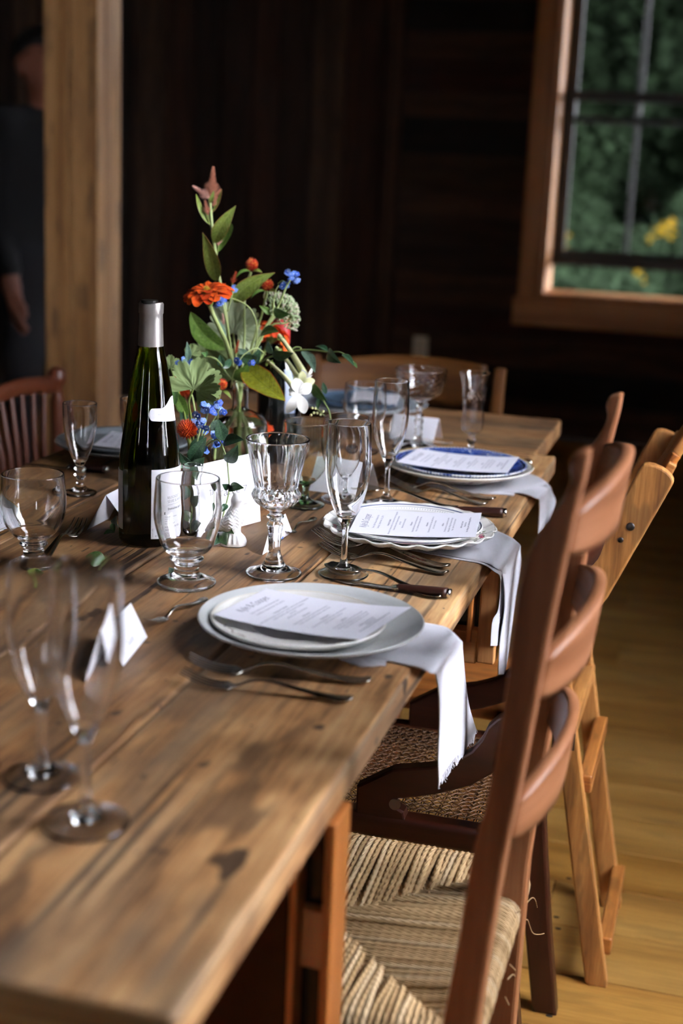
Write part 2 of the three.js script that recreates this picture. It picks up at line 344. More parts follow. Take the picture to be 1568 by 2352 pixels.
{ // big window on the right, outside the picture, and two narrow ones behind the camera
  const d = struct('window_2', null), h = D1.y1 - D1.y0, ym = (D1.y0 + D1.y1) / 2, zm = (D1.z0 + D1.z1) / 2;
  for (const z of [D1.z0 + 0.02, zm, D1.z1 - 0.02]) part('post', put(box(0.2, h - 0.08, 0.04, 0.003, 1), XR + 0.1, ym, z), trimWood, d);
  for (const y of [D1.y0 + 0.02, D1.y1 - 0.02]) part('rail', put(box(0.24, 0.04, D1.z1 - D1.z0, 0.003, 2), XR + 0.1, y, zm), trimWood, d);
  for (const s of [-1, 1]) part('pane', put(new THREE.PlaneGeometry((D1.z1 - D1.z0) / 2 - 0.045, h - 0.08).rotateY(Math.PI / 2), XR + 0.1, ym, zm + s * (D1.z1 - D1.z0) / 4), glassPane, d);
  [W2, W3].forEach(({ x0, x1 }, k) => {
    const w = struct('window_' + (k + 3), null), { y0, y1 } = W2, xm = (x0 + x1) / 2;
    for (const x of [x0 + 0.02, x1 - 0.02]) part('jamb', put(box(0.04, y1 - y0 - 0.09, 0.24, 0.003, 1), x, (y0 + y1) / 2, ZF + 0.1), trimWood, w);
    for (const y of [y0 + 0.02, y1 - 0.02]) part('jamb', put(box(x1 - x0, 0.04, 0.24, 0.003, 0), xm, y, ZF + 0.1), trimWood, w);
    part('muntin', put(box(0.025, y1 - y0 - 0.084, 0.03, 0.003, 1), xm, (y0 + y1) / 2, ZF + 0.12), blackPaint, w);
    for (const s of [-1, 1]) part('muntin', put(box((x1 - x0) / 2 - 0.056, 0.025, 0.03, 0.003, 0), xm + s * (x1 - x0) * 0.25 - s * 0.004, 1.65, ZF + 0.12), blackPaint, w);
    part('pane', put(new THREE.PlaneGeometry(x1 - x0 - 0.08, y1 - y0 - 0.08), xm, (y0 + y1) / 2, ZF + 0.125), glassPane, w);
  });
}
{ // timber post with a long drying crack, standing behind the table on the left
  const z = -4.0, p0 = onZ(100, 0, z).x, p1 = onZ(226, 0, z).x, w = p1 - p0, d = 0.172;
  const post = struct('timber_post', null), cx = (p0 + p1) / 2 - 0.003;
  const cr = smooth2([[0.002, 0], [-0.004, 0.5], [0.001, 0.75], [-0.006, 0.95], [-0.004, 1.15], [-0.008, 1.3], [-0.004, 1.5], [-0.002, 1.7], [0.004, 2.2], [0, 3.59]], 60);
  const half = (s) => { // one half of the post, its inner face follows the crack
    const pts = cr.map(([x, y]) => [x + s * 0.0022, y]); const o = s * w / 2;
    const shape = s > 0 ? [...pts, [o, 3.59], [o, 0]] : [[o, 0], ...pts, [o, 3.59]];
    return woodUV(extrude(shape, 0.06, 0.004), 1, s * 0.4 + 1, 0.3);
  };
  part('post_face', put(half(1), cx, 0, z - 0.06), postWood, post); part('post_face', put(half(-1), cx, 0, z - 0.06), postWood, post);
  part('post_core', put(box(w, TOP - 0.01, d - 0.06, 0.006, 1), cx, TOP / 2, z - 0.06 - (d - 0.06) / 2), postWood, post);
}
{ // white outlet cover low on the back wall
  const p = onZ(965, 800, ZB + 0.004), o = thing('outlet_cover', 'small pale outlet cover on the dark boards of the back wall', 'outlet', [p.x, p.y, ZB + 0.0045]);
  const ivory = std('#d8cfb8', 0.45);
  part('plate', new RoundedBoxGeometry(0.07, 0.114, 0.007, 2, 0.003), ivory, o);
  for (const y of [-0.02, 0.02]) part('socket', put(new RoundedBoxGeometry(0.034, 0.028, 0.003, 2, 0.0012), 0, y, 0.004), std('#c4baa2', 0.5), o);
}
// ---------------------------------------------------------------- farmhouse table
const TX = -0.278, TL = -1.08, ZN = -0.705, ZE = -2.505, ZFAR = -2.885;
const table = thing('farmhouse_table', 'long worn farmhouse table of wide brown planks laid for dinner', 'table', [0, 0, 0]);
{
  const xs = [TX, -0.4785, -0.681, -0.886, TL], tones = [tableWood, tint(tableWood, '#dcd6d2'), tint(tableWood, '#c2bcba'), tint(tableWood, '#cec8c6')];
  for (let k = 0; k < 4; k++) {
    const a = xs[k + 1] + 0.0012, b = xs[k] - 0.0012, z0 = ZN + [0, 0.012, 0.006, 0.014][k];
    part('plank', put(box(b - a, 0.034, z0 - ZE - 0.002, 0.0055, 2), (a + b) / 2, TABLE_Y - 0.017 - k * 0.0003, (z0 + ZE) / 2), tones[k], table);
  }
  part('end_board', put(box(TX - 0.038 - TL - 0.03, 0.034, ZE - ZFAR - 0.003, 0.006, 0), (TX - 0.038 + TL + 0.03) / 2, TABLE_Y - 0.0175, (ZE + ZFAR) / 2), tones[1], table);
  // legs and, under the right edge, two framed panels with a light bead
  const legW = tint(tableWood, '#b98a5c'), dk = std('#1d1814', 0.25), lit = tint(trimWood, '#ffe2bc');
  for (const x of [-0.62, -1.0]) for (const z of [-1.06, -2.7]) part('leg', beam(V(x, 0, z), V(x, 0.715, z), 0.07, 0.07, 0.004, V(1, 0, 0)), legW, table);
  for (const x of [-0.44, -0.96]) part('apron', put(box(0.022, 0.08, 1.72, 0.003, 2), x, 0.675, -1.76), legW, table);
  for (const [z, y0, near] of [[-1.078, 0.3, 1], [-1.9, 0.598, 0]]) {
    if (near) {
      part('frame_stile', put(box(0.009, 0.714 - y0, 0.05, 0.002, 1), -0.2795, (0.714 + y0) / 2, z), lit, table);
      part('frame_block', put(box(0.022, 0.056, 0.02, 0.002, 1), -0.2965, 0.592, z - 0.004), trimWood, table);
    } else {
      part('frame_stile', put(box(0.026, 0.714 - y0 + 0.03, 0.028, 0.003, 1), -0.287, (0.714 + y0 - 0.03) / 2, z), trimWood, table);
      part('frame_rail', put(box(0.63, 0.05, 0.024, 0.003, 0), -0.615, 0.59, z), trimWood, table);
    }
    part('bead', put(box(0.007, 0.714 - y0, 0.03, 0.002, 1), -0.312, (0.714 + y0) / 2, z + 0.004), lit, table);
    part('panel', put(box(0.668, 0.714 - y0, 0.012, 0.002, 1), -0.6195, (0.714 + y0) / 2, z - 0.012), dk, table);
  }
}

// ---------------------------------------------------------------- chairs
const chairRed = wood({ seed: 61, w: 512, h: 256, len: 0.8, wid: 0.3, light: [166, 112, 78], mid: [144, 91, 58], dark: [108, 65, 38], rings: 6, warp: 0.12, streak: 0.4, fibre: 0.25, bump: 0.00015, rough: 0.42, roughVar: 0.08, clearcoat: 0.08, clearcoatRoughness: 0.35 });
const chairDark = tint(chairRed, '#6a4a3c'), chairTan = wood({ seed: 71, w: 512, h: 256, len: 0.8, wid: 0.3, light: [206, 150, 86], mid: [176, 118, 60], dark: [128, 80, 38], rings: 6, warp: 0.15, streak: 0.6, fibre: 0.35, blotch: 0.35, blotchColor: [120, 76, 42], specks: 0.006, bump: 0.0003, rough: 0.48 });
const rushN = noiseMaker(83);  // twisted cord of dry blades of many tones; its lay is relief
const rushMap = tex(256, 256, (u, v, c) => { const b = fbm(rushN, u * 3 + v * 3, v * 24, 3, 24, 3), q = rushN(u * 10, v * 40, 10, 40); mix3(c, [156, 128, 92], [208, 182, 142], clamp(0.1 + 0.6 * b + 0.4 * q)); });
const rushBump = tex(128, 128, (u, v, c) => { c[0] = c[1] = c[2] = 255 * Math.pow(0.5 + 0.5 * Math.sin((u + v) * 6.2832 * 2), 0.6); }, { srgb: false });
for (const t of [rushMap, rushBump]) t.repeat.set(1 / 0.022, 1 / 0.05);
const rushMat = new THREE.MeshPhysicalMaterial({ map: rushMap, bumpMap: rushBump, bumpScale: 0.0012, roughness: 0.75 });
const rushTones = [rushMat, tint(rushMat, '#f0e6d4'), tint(rushMat, '#d9cbb4'), tint(rushMat, '#fff6e6')];

{ // ladder-back chair with a rush seat, nearest the camera
  const c = thing('ladder_back_chair', 'reddish ladder-back chair with woven rush seat, nearest on the right', 'chair', [0, 0, 0]);
  const z0 = -1.12, z1 = -1.425, th = 0.032;
  const L = [[1342, 1041], [1314, 1050], [1307, 1072], [1311, 1100], [1296, 1140], [1258, 1195], [1215, 1270], [1192, 1350], [1177, 1440], [1163, 1560], [1146, 1680], [1122, 1820], [1084, 1960], [1052, 2160], [1014, 2352]];
  const Rr = [[1352, 1044], [1345, 1090], [1332, 1140], [1316, 1205], [1298, 1290], [1280, 1370], [1260, 1465], [1240, 1570], [1200, 1780], [1162, 1960], [1128, 2160], [1098, 2352]];
  const lw = L.map((p) => onZ(...p, z0)), rw = Rr.map((p) => onZ(...p, z0));
  const xl = lw[lw.length - 1], xr = rw[rw.length - 1];
  const out = [...smooth2(lw, 40), [xl.x - 0.012, 0.25], [xl.x - 0.008, 0], [xr.x + 0.0, 0], [xr.x - 0.002, 0.25], ...smooth2(rw, 36).reverse()];
  const stile = woodUV(extrude(out, th, 0.004), 1);
  part('stile', put(stile.clone(), 0, 0, z0 - th), chairRed, c); part('stile', put(stile.clone(), 0, 0, z1 - th), chairRed, c);
  // back line of the stile at a height
  const xb = (y) => { for (let i = 0; i + 1 < rw.length; i++) if (y <= rw[i].y && y >= rw[i + 1].y) return lerp(rw[i].x, rw[i + 1].x, (rw[i].y - y) / (rw[i].y - rw[i + 1].y)); return xr.x; };
  const zm = (z0 + z1 - th) / 2, hw = (z0 - th - z1) / 2 + 0.012;
  const slatAt = (yc, bow, hEnd, hMid, arch) => sheet((s, t) => {
    const q = s * 2 - 1, k = 1 - q * q, h = lerp(hEnd, hMid, Math.pow(k, 0.7)), y = yc + arch * Math.pow(k, 0.8) + (t - 0.5) * h;
    return V(xb(yc) - 0.006 + bow * Math.pow(k, 0.85) + (y - yc) * 0.12, y, zm + q * hw);
  }, 28, 8, 0.011);
  const ys = [[1350, 1223], [1270, 1552], [1205, 1877]].map(([x, y]) => onZ(x, y, z0 - th).y);
  ys.forEach((y, k) => part('slat', woodUV(slatAt(y, 0.03, 0.034, 0.066, 0.008), 2), chairRed, c));
  // seat frame rails, legs, stretchers
  const xf = -0.52, xs = -0.172, yS = 0.452, zn = -1.165, zf = -1.512;
  for (const z of [zn + 0.012, zf - 0.012]) {
    part('leg', sweep([V(xf, 0, z), V(xf, 0.2, z), V(xf, 0.47, z)], (s) => 0.0145 + 0.004 * s, (s) => 0.0145 + 0.004 * s, 14), chairRed, c);
    part('stretcher', sweep([V(xf, 0.2, z), V(-0.19, 0.2, z)], 0.009, 0.009, 10), chairRed, c);
    part('stretcher', sweep([V(xf, 0.3, z), V(-0.185, 0.3, z)], 0.009, 0.009, 10), chairRed, c);
  }
  part('stretcher', sweep([V(xf, 0.26, zn), V(xf, 0.26, zf)], 0.009, 0.009, 10), chairRed, c);
  part('stretcher', sweep([V(-0.192, 0.24, zn), V(-0.192, 0.24, zf)], 0.009, 0.009, 10), chairRed, c);
  // rush: strands wrap the four rails and meet along the seams towards the middle
  const f = rng(15), xm = (xf + xs) / 2, zc2 = (zn + zf) / 2, hx = (xs - xf) / 2, hz = (zn - zf) / 2, flat = 0.45;
  const strand = (a, m, e, r, k) => part('rush_strand', sweep(spline([a, m, e], 9), r, r * 0.9, 6, V(0, 1, 0)), rushTones[k], c);
  const wrap = (edge, end, outDir, r) => { // under the rail, round it, over the top to the seam
    const o = outDir, y = yS, j = rr(-0.001, 0.001, f);
    const pts = [V(edge.x - o.x * 0.016, y - 0.019, edge.z - o.z * 0.016), V(edge.x + o.x * 0.011, y - 0.009, edge.z + o.z * 0.011), V(edge.x + o.x * 0.008, y + 0.01, edge.z + o.z * 0.008), V(edge.x - o.x * 0.012, y + 0.0155, edge.z - o.z * 0.012), V((edge.x + end.x) / 2, y + 0.0105 + j, (edge.z + end.z) / 2), V(end.x, y + 0.0035, end.z)];
    part('rush_strand', sweep(spline(pts, 14), r, r * 0.92, 6, V(o.z, 0.01, -o.x)), rushTones[(f() * 4) | 0], c);
  };
  const n1 = 48, n2 = 46;
  for (let i = 0; i < n1; i++) { // strands over the side rails (run along z)
    const x = lerp(xf + 0.012, xs - 0.012, (i + 0.5) / n1), d = Math.min(1, Math.min(x - xf, xs - x) / hx) * hz * 0.93 + 0.006 + rr(-0.004, 0.004, f), sk = rr(-0.004, 0.004, f);
    for (const [z, s] of [[zn, 1], [zf, -1]]) wrap(V(x, 0, z), V(x + sk + (xm - x) * 0.04, 0, z - s * Math.max(0.03, d)), V(0, 0, s), 0.0039 + rr(-0.0004, 0.0006, f));
  }
  for (let i = 0; i < n2; i++) { // over the front and back rails (run along x)
    const z = lerp(zf + 0.012, zn - 0.012, (i + 0.5) / n2), d = Math.min(1, Math.min(z - zf, zn - z) / (hz * 0.93)) * hx + 0.008;
    for (const [x, s] of [[xs, 1], [xf, -1]]) wrap(V(x, -0.0, z), V(x - s * Math.min(hx, Math.max(0.035, d)), 0, z + rr(-0.002, 0.002, f)), V(s, 0, 0), 0.0038 + rr(-0.0004, 0.0006, f));
  }
  part('rush_padding', put(new RoundedBoxGeometry(xs - xf - 0.02, 0.02, zn - zf - 0.02, 2, 0.008), xm, yS - 0.006, zc2), rushMat, c);
  const fray = (pts) => part('frayed_straw', tube(pts, 0.0008, 14, 5), rushTones[1], c);
  const E = (x, y) => onX(x, y, xs + 0.014);
  fray([E(1196, 2120), E(1210, 2112), E(1214, 2122), E(1222, 2142), E(1238, 2146), E(1249, 2144)]);
  fray([E(1190, 2095), E(1208, 2075), E(1222, 2062), E(1228, 2066), E(1233, 2084)]);
  fray([E(1170, 2215), E(1180, 2225), E(1186, 2232)]); fray([E(1165, 2250), E(1178, 2238), E(1184, 2246)]); fray([E(1160, 2290), E(1168, 2308)]);
}
{ // dark chair with cane seat and curved hip brackets, second on the right
  const c = thing('cane_seat_chair', 'dark brown chair with pierced cane seat and curved hip brackets beside the rush one', 'chair', [0, 0, 0]);
  const zn = -1.655, zf = -1.955, th = 0.03, y0 = 0.43;
  const stile = [[-0.185, 0], [-0.215, 0.2], [-0.232, 0.4], [-0.222, 0.6], [-0.19, 0.8], [-0.166, 0.865], [-0.15, 0.86], [-0.158, 0.8], [-0.19, 0.6], [-0.196, 0.4], [-0.176, 0.2], [-0.148, 0.0]];
  const out = [...smooth2(stile.slice(0, 6), 24), ...smooth2(stile.slice(6), 24)];
  for (const z of [zn, zf]) part('stile', put(woodUV(extrude(out, th, 0.004), 1), 0, 0, z - th / 2), chairDark, c);
  part('crest_rail', woodUV(sheet((s, t) => V(-0.172 + 0.03 * (1 - (2 * s - 1) ** 2) + t * 0.02, 0.77 + t * 0.085, lerp(zn - 0.01, zf + 0.01, s)), 12, 4, 0.016), 2), chairDark, c);
  part('back_rail', put(box(0.018, 0.036, zn - zf - 0.02, 0.003, 2), -0.212, 0.572, (zn + zf) / 2), chairDark, c);
  const br = [[818, 1806], [815, 1880], [930, 1886], [926, 1866], [905, 1852], [912, 1836], [940, 1834], [1010, 1824], [1080, 1806], [1130, 1778], [1168, 1744], [1168, 1640], [1140, 1652], [1118, 1672], [1104, 1700], [1082, 1726], [1040, 1750], [990, 1762], [900, 1768]].map((p) => onZ(...p, zn + 0.014));
  part('hip_bracket', put(woodUV(extrude(br.map((p) => [p.x, p.y]), 0.022, 0.003), 0), 0, 0, zn - 0.008), chairDark, c);
  part('hip_bracket', put(woodUV(extrude(br.map((p) => [p.x, p.y]), 0.022, 0.003), 0), 0, 0, zf - 0.012), chairDark, c);
  const bolt = onZ(906, 1848, zn + 0.016);
  part('steel_washer', put(new THREE.CylinderGeometry(0.0075, 0.0075, 0.002, 20).rotateX(Math.PI / 2), bolt.x, bolt.y, zn + 0.0156), std('#8e9192', 0.35, { metalness: 1 }), c);
  const xs = -0.20, xf = -0.62;
  for (const z of [zn + 0.0, zf - 0.0]) part('seat_rail', put(box(xs - xf, 0.034, 0.032, 0.008, 0), (xs + xf) / 2, y0 - 0.012, z), chairDark, c);
  for (const x of [xs - 0.016, xf + 0.016]) part('seat_rail', put(box(0.032, 0.03, zn - zf - 0.034, 0.006, 2), x, y0 - 0.013, (zn + zf) / 2), chairDark, c);
  for (const z of [zn, zf]) part('leg', sweep([V(xf + 0.02, 0, z), V(xf + 0.02, 0.41, z)], (s) => 0.011 + 0.007 * s, (s) => 0.011 + 0.007 * s, 14), chairDark, c);
  part('stretcher', sweep([V(xf + 0.03, 0.2, zn), V(-0.2, 0.2, zn)], 0.009, 0.009, 10), chairDark, c);
  part('stretcher', sweep([V(xf + 0.03, 0.2, zf), V(-0.2, 0.2, zf)], 0.009, 0.009, 10), chairDark, c);
  // six-way cane weave, pairs both ways and diagonals
  const cane = [], f = rng(3), a0 = xf + 0.03, a1 = xs - 0.03, b0 = zf + 0.015, b1 = zn - 0.015, pitch = 0.0125;
  const rib = (p, q, w, lift) => { const n = Math.max(2, Math.round(p.distanceTo(q) / pitch)); const pts = []; for (let i = 0; i <= n; i++) { const v = p.clone().lerp(q, i / n); v.y = y0 + 0.002 + lift + (i % 2 ? 0.0011 : -0.0011); pts.push(v); } cane.push(sweep(pts, w, 0.0005, 4, V(0, 1, 0))); };
  for (let x = a0; x <= a1; x += pitch) for (const o of [-0.0016, 0.0016]) rib(V(x + o, 0, b0), V(x + o, 0, b1), 0.0011, 0);
  for (let z = b0; z <= b1; z += pitch) for (const o of [-0.0016, 0.0016]) rib(V(a0, 0, z + o), V(a1, 0, z + o), 0.0011, 0.0012);
  for (let d = -1; d < 1; d += pitch) for (const s of [1, -1]) { // diagonals clipped to the seat
    const x0 = a0 + (d + 0.5), pA = [], w = b1 - b0; const xa = x0, xb = x0 + s * w; let t0 = 0, t1 = 1; const dx = xb - xa;
    const ta = (a0 - xa) / dx, tb = (a1 - xa) / dx; t0 = Math.max(0, Math.min(ta, tb)); t1 = Math.min(1, Math.max(ta, tb)); if (t1 - t0 < 0.05) continue;
    rib(V(xa + dx * t0, 0, b0 + w * t0), V(xa + dx * t1, 0, b0 + w * t1), 0.0013, 0.002);
  }
  const weave = part('cane_weave', mergeGeometries(cane), std('#5a3818', 0.5), c, 'woven honey brown cane'); weave.userData.kind = 'stuff';
}
{ // wooden folding chair, third on the right
  const c = thing('folding_chair', 'worn wooden folding chair with crossed legs and round bolts, third on the right', 'chair', [0, 0, 0]);
  const zn = -2.03, zf = -2.315, steel = std('#4c4a48', 0.4, { metalness: 1 });
  const top = V(-0.078, 0.842, 0), low = V(-0.158, 0.655, 0), foot = V(-0.155 - 0.27, 0.0, 0);
  const dir = top.clone().sub(low).normalize(), nrm = V(dir.y, -dir.x, 0);
  for (const z of [zn, zf]) { // broad back stile running down to the front foot, rounded at its top
    const pts = [], hw = 0.0255;
    const P = (t, o) => { const v = low.clone().addScaledVector(dir, t).addScaledVector(nrm, o); return [v.x, v.y]; };
    for (let k = 0; k <= 8; k++) { const a = (k / 8) * Math.PI; pts.push(P(0.195 + 0.012 * Math.sin(a), hw * Math.cos(a))); }
    pts.push(P(0.0, -hw), P(-0.05, -0.017)); const e = [foot.x - 0.015, 0], e2 = [foot.x + 0.018, 0]; pts.push(e, e2, P(-0.05, 0.017), P(0, hw));
    part('back_stile', put(woodUV(extrude(pts, 0.021, 0.003), 1), 0, 0, z - 0.011), chairTan, c);
  }
  for (const [px, py, r] of [[1447, 1210, 0.0062], [1424.5, 1240.5, 0.0042]]) { const p = onZ(px, py, zn + 0.0105); part('bolt', put(new THREE.SphereGeometry(r, 18, 10).scale(1, 1, 0.35), p.x, p.y, zn + 0.0102), steel, c); }
  // inner back pieces showing above the near stile
  part('back_slat', beam(V(-0.076, 0.815, zn - 0.01), V(-0.076, 0.815, zf + 0.01), 0.014, 0.075, 0.003, V(0.4, 1, 0)), chairTan, c);
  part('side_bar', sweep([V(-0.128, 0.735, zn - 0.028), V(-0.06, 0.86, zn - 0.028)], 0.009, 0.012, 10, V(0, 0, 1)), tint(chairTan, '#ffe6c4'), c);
  part('side_bar', sweep([V(-0.128, 0.735, zn - 0.06), V(-0.035, 0.91, zn - 0.06)], 0.012, 0.02, 10, V(0, 0, 1)), chairTan, c);
  for (const z of [zn + 0.0, zf]) { // rear legs
    const head = V(-0.20, 0.5, 0), ft = V(-0.086, 0, 0);
    part('leg', put(woodUV(extrude([[head.x - 0.016, head.y + 0.03], [ft.x - 0.03, 0.004], [ft.x - 0.026, 0], [ft.x + 0.004, 0], [ft.x + 0.0045, 0.01], [head.x + 0.014, head.y + 0.035]], 0.02, 0.003), 1), 0, 0, z - 0.032 + (z === zf ? 0.03 : 0)), chairTan, c);
  }
  const bar = (px, py, h, n) => { const p = onZ(px, py, zn - 0.03); part(n, put(box(0.022, h, zn - zf - 0.03, 0.004, 2), p.x + 0.004, p.y, (zn + zf) / 2 - 0.008), tint(chairTan, '#e6d2bc'), c); };
  bar(1337, 1796, 0.03, 'stretcher'); bar(1382, 2168, 0.03, 'stretcher');
  part('seat', put(box(0.4, 0.02, 0.25, 0.004, 0), -0.365, 0.428, (zn + zf) / 2), tint(chairTan, '#d8c0a8'), c);
  part('seat_rail', put(box(0.024, 0.03, 0.29, 0.004, 2), -0.176, 0.424, (zn + zf) / 2), chairTan, c);
  const pl = onZ(1294, 1700, zn + 0.0); part('steel_plate', put(new RoundedBoxGeometry(0.034, 0.028, 0.003, 2, 0.001), pl.x, pl.y, zn + 0.0018), steel, c);
  part('rivet', put(new THREE.SphereGeometry(0.007, 16, 10).scale(1, 1, 0.4), pl.x + 0.004, pl.y - 0.002, zn + 0.0035), std('#2a2624', 0.4, { metalness: 1 }), c);
  part('wire_loop', tube([onZ(1407, 1944, zf), onZ(1404, 1960, zf), onZ(1405, 2000, zf), onZ(1408, 2016, zf)], 0.0028, 16, 8), steel, c);
}
{ // spindle-back chair beyond the table on the left
  const c = thing('spindle_back_chair', 'red-brown spindle-back chair with ball finial in front of the timber post', 'chair', [0, 0, 0]);
  const X = -1.42, mat = tint(chairRed, '#98786a'), dkm = mat;
  const f0 = onX(131, 885, X), bt = onX(150, 1035, X), z1 = f0.z, ytop = onX(131, 828, X).y, dz = bt.z - f0.z, dy = f0.y - bt.y;
  const postGeo = turned([[0, 0], [0.013, 0], [0.015, 0.3], [0.0185, 0.5], [0.015, 0.62], [0.0165, f0.y - 0.035], [0.012, f0.y - 0.018], [0.0125, f0.y - 0.004], [0.02, f0.y + 0.008], [0.0215, f0.y + 0.02], [0.018, f0.y + 0.034], [0.008, f0.y + 0.041], [0, f0.y + 0.042]], 20);
  part('post', put(postGeo.clone(), X, 0, z1), dkm, c); part('post', put(postGeo.clone(), X, 0, z1 + 0.4), dkm, c);
  const cA = onX(124, 885, X), cB = onX(60, 893, X), cC = onX(0, 928, X), cD = V(X, cC.y - 0.03, z1 + 0.36);
  const crest = new THREE.CatmullRomCurve3([V(X, cA.y, z1 + 0.005), V(X - 0.02, cB.y, cB.z), V(X - 0.035, cC.y - 0.002, cC.z), V(X, cD.y - 0.01, z1 + 0.4)]);
  part('crest_rail', sweep(crest.getPoints(30), 0.012, 0.019, 12), mat, c);
  for (let k = 1; k <= 9; k++) { const t = k / 10, p = crest.getPoint(t); part('spindle', sweep([V(p.x, p.y, p.z), V(X, 0.62, p.z + 0.02), V(X + 0.02, 0.45, p.z + 0.03)], (s) => 0.0055 + 0.002 * Math.sin(s * 3.1), (s) => 0.0055 + 0.002 * Math.sin(s * 3.1), 10), mat, c); }
  part('seat', put(box(0.38, 0.035, 0.42, 0.012, 0), X + 0.18, 0.44, z1 + 0.2), mat, c);
  for (const [a, b] of [[X + 0.34, z1 + 0.04], [X + 0.34, z1 + 0.36]]) part('leg', sweep([V(a + 0.02, 0, b), V(a, 0.43, b)], 0.014, 0.014, 12), mat, c);
}
{ // chair at the far head of the table
  const c = thing('head_chair', 'light brown chair with a broad bent crest board at the far table end', 'chair', [0, 0, 0]);
  const z = -3.16, a = onZ(716, 832, z), b = onZ(1112, 842, z), r = onZ(1150, 846, z), m = tint(chairTan, '#8c8068');
  const lowY = onZ(900, 925, z).y;
  part('crest_board', woodUV(sheet((s, t) => V(lerp(a.x, b.x, s), lerp(lowY, lerp(a.y, b.y, s) + 0.012 * Math.sin(Math.PI * s), t), z - 0.05 * (1 - (2 * s - 1) ** 2) - 0.02 * t), 20, 6, 0.014), 0), m, c);
  const lo = onZ(1140, 955, z);
  for (const [x0, x1] of [[r.x, lo.x - 0.002], [a.x + 0.006, a.x + 0.03]]) part('post', beam(V(x1 - 0.02, 0, z + 0.03), V(x0, r.y, z), 0.026, 0.03, 0.006, V(0, 0, 1)), m, c);
  part('cross_rail', put(box(r.x - a.x - 0.03, 0.05, 0.018, 0.004, 0), (a.x + r.x) / 2, 0.66, z + 0.005), m, c);
  part('seat', put(box(r.x - a.x - 0.02, 0.03, 0.36, 0.008, 0), (a.x + r.x) / 2, 0.44, z + 0.2), m, c);
  for (const x of [a.x + 0.05, r.x - 0.06]) part('leg', beam(V(x, 0, z + 0.36), V(x, 0.425, z + 0.34), 0.03, 0.03, 0.004, V(0, 0, 1)), m, c);
}
{ // end of a bench under the near end of the table
  const c = thing('bench', 'orange wooden bench end under the near end of the table', 'bench', [0, 0, 0]);
  const p = onZ(40, 2322, -0.74), m = tint(chairTan, '#ffb060');
  part('seat', put(box(0.5, 0.035, 0.26, 0.012, 0), p.x - 0.213, p.y - 0.02, -0.87), m, c);
  for (const x of [-0.06, -0.4]) part('leg', beam(V(p.x + x, 0, -0.87), V(p.x + x, p.y - 0.037, -0.87), 0.2, 0.03, 0.004, V(0, 0, 1)), m, c);
}
// ---------------------------------------------------------------- glassware
const clear = new THREE.MeshPhysicalMaterial({ color: 0xffffff, roughness: 0, transmission: 1, thickness: 0.01, ior: 1.5 });
const greenish = new THREE.MeshPhysicalMaterial({ color: 0xffffff, roughness: 0, transmission: 1, thickness: 0.01, ior: 1.5, attenuationColor: new THREE.Color('#b9d3b4'), attenuationDistance: 0.012 });
const cutCloudy = new THREE.MeshPhysicalMaterial({ color: 0xffffff, roughness: 0.12, transmission: 1, thickness: 0.01, ior: 1.5 });
// a drinking glass from its outer contour (foot to rim), wall thickness and the height of the bowl's inner floor
function glassBody(outer, wall, floorY, { seg = 64, wobble, n = 48, foot = true } = {}) {
  const o = curve2(outer, n), top = o[o.length - 1], inner = [];
  for (const [r, y] of o) if (y > floorY + 0.004 && r > wall * 2) inner.push([r - wall * (1 - 0.2 * (y - floorY) / (top[1] - floorY)), y]);
  const rim = [[top[0] - wall * 0.15, top[1] + wall * 0.35], [top[0] - wall * 0.5, top[1] + wall * 0.5], [top[0] - wall * 0.85, top[1] + wall * 0.3]];
  const low = inner[0], bowl = [];
  for (let k = 1; k <= 8; k++) { const a = (k / 8) * Math.PI / 2; bowl.push([low[0] * Math.cos(a), low[1] - (low[1] - floorY) * Math.sin(a)]); }
  bowl[7] = [0, floorY];
  const r0 = o[0][0], yAt = (q) => { for (let i = 0; i + 1 < o.length; i++) if (o[i][0] >= q && o[i + 1][0] <= q) return lerp(o[i][1], o[i + 1][1], (o[i][0] - q) / (o[i][0] - o[i + 1][0] + 1e-9)); return 0.01; };
  // the foot is a thin shell, hollow underneath
  const u6 = Math.max(0.001, yAt(r0 * 0.62) - 0.003), u8 = Math.max(0.0005, yAt(r0 * 0.85) - 0.0026), u4 = Math.max(u6 + 0.0006, Math.min(u6 + 0.003, yAt(r0 * 0.45) - 0.0045));
  const under = foot ? [[0, u4 + 0.0004], [r0 * 0.2, u4 + 0.0003], [r0 * 0.42, u4], [r0 * 0.62, u6], [r0 * 0.85, u8], [r0 * 0.965, 0]] : [[0, 0.0012], [r0 * 0.5, 0.001], [r0 * 0.93, 0]];
  return turned([...under, ...o, ...rim, ...inner.reverse(), ...bowl], seg, wobble);
}
const feet = (px, py) => { const p = onY(px, py); return [p.x, TABLE_Y + 0.0006, p.z]; };
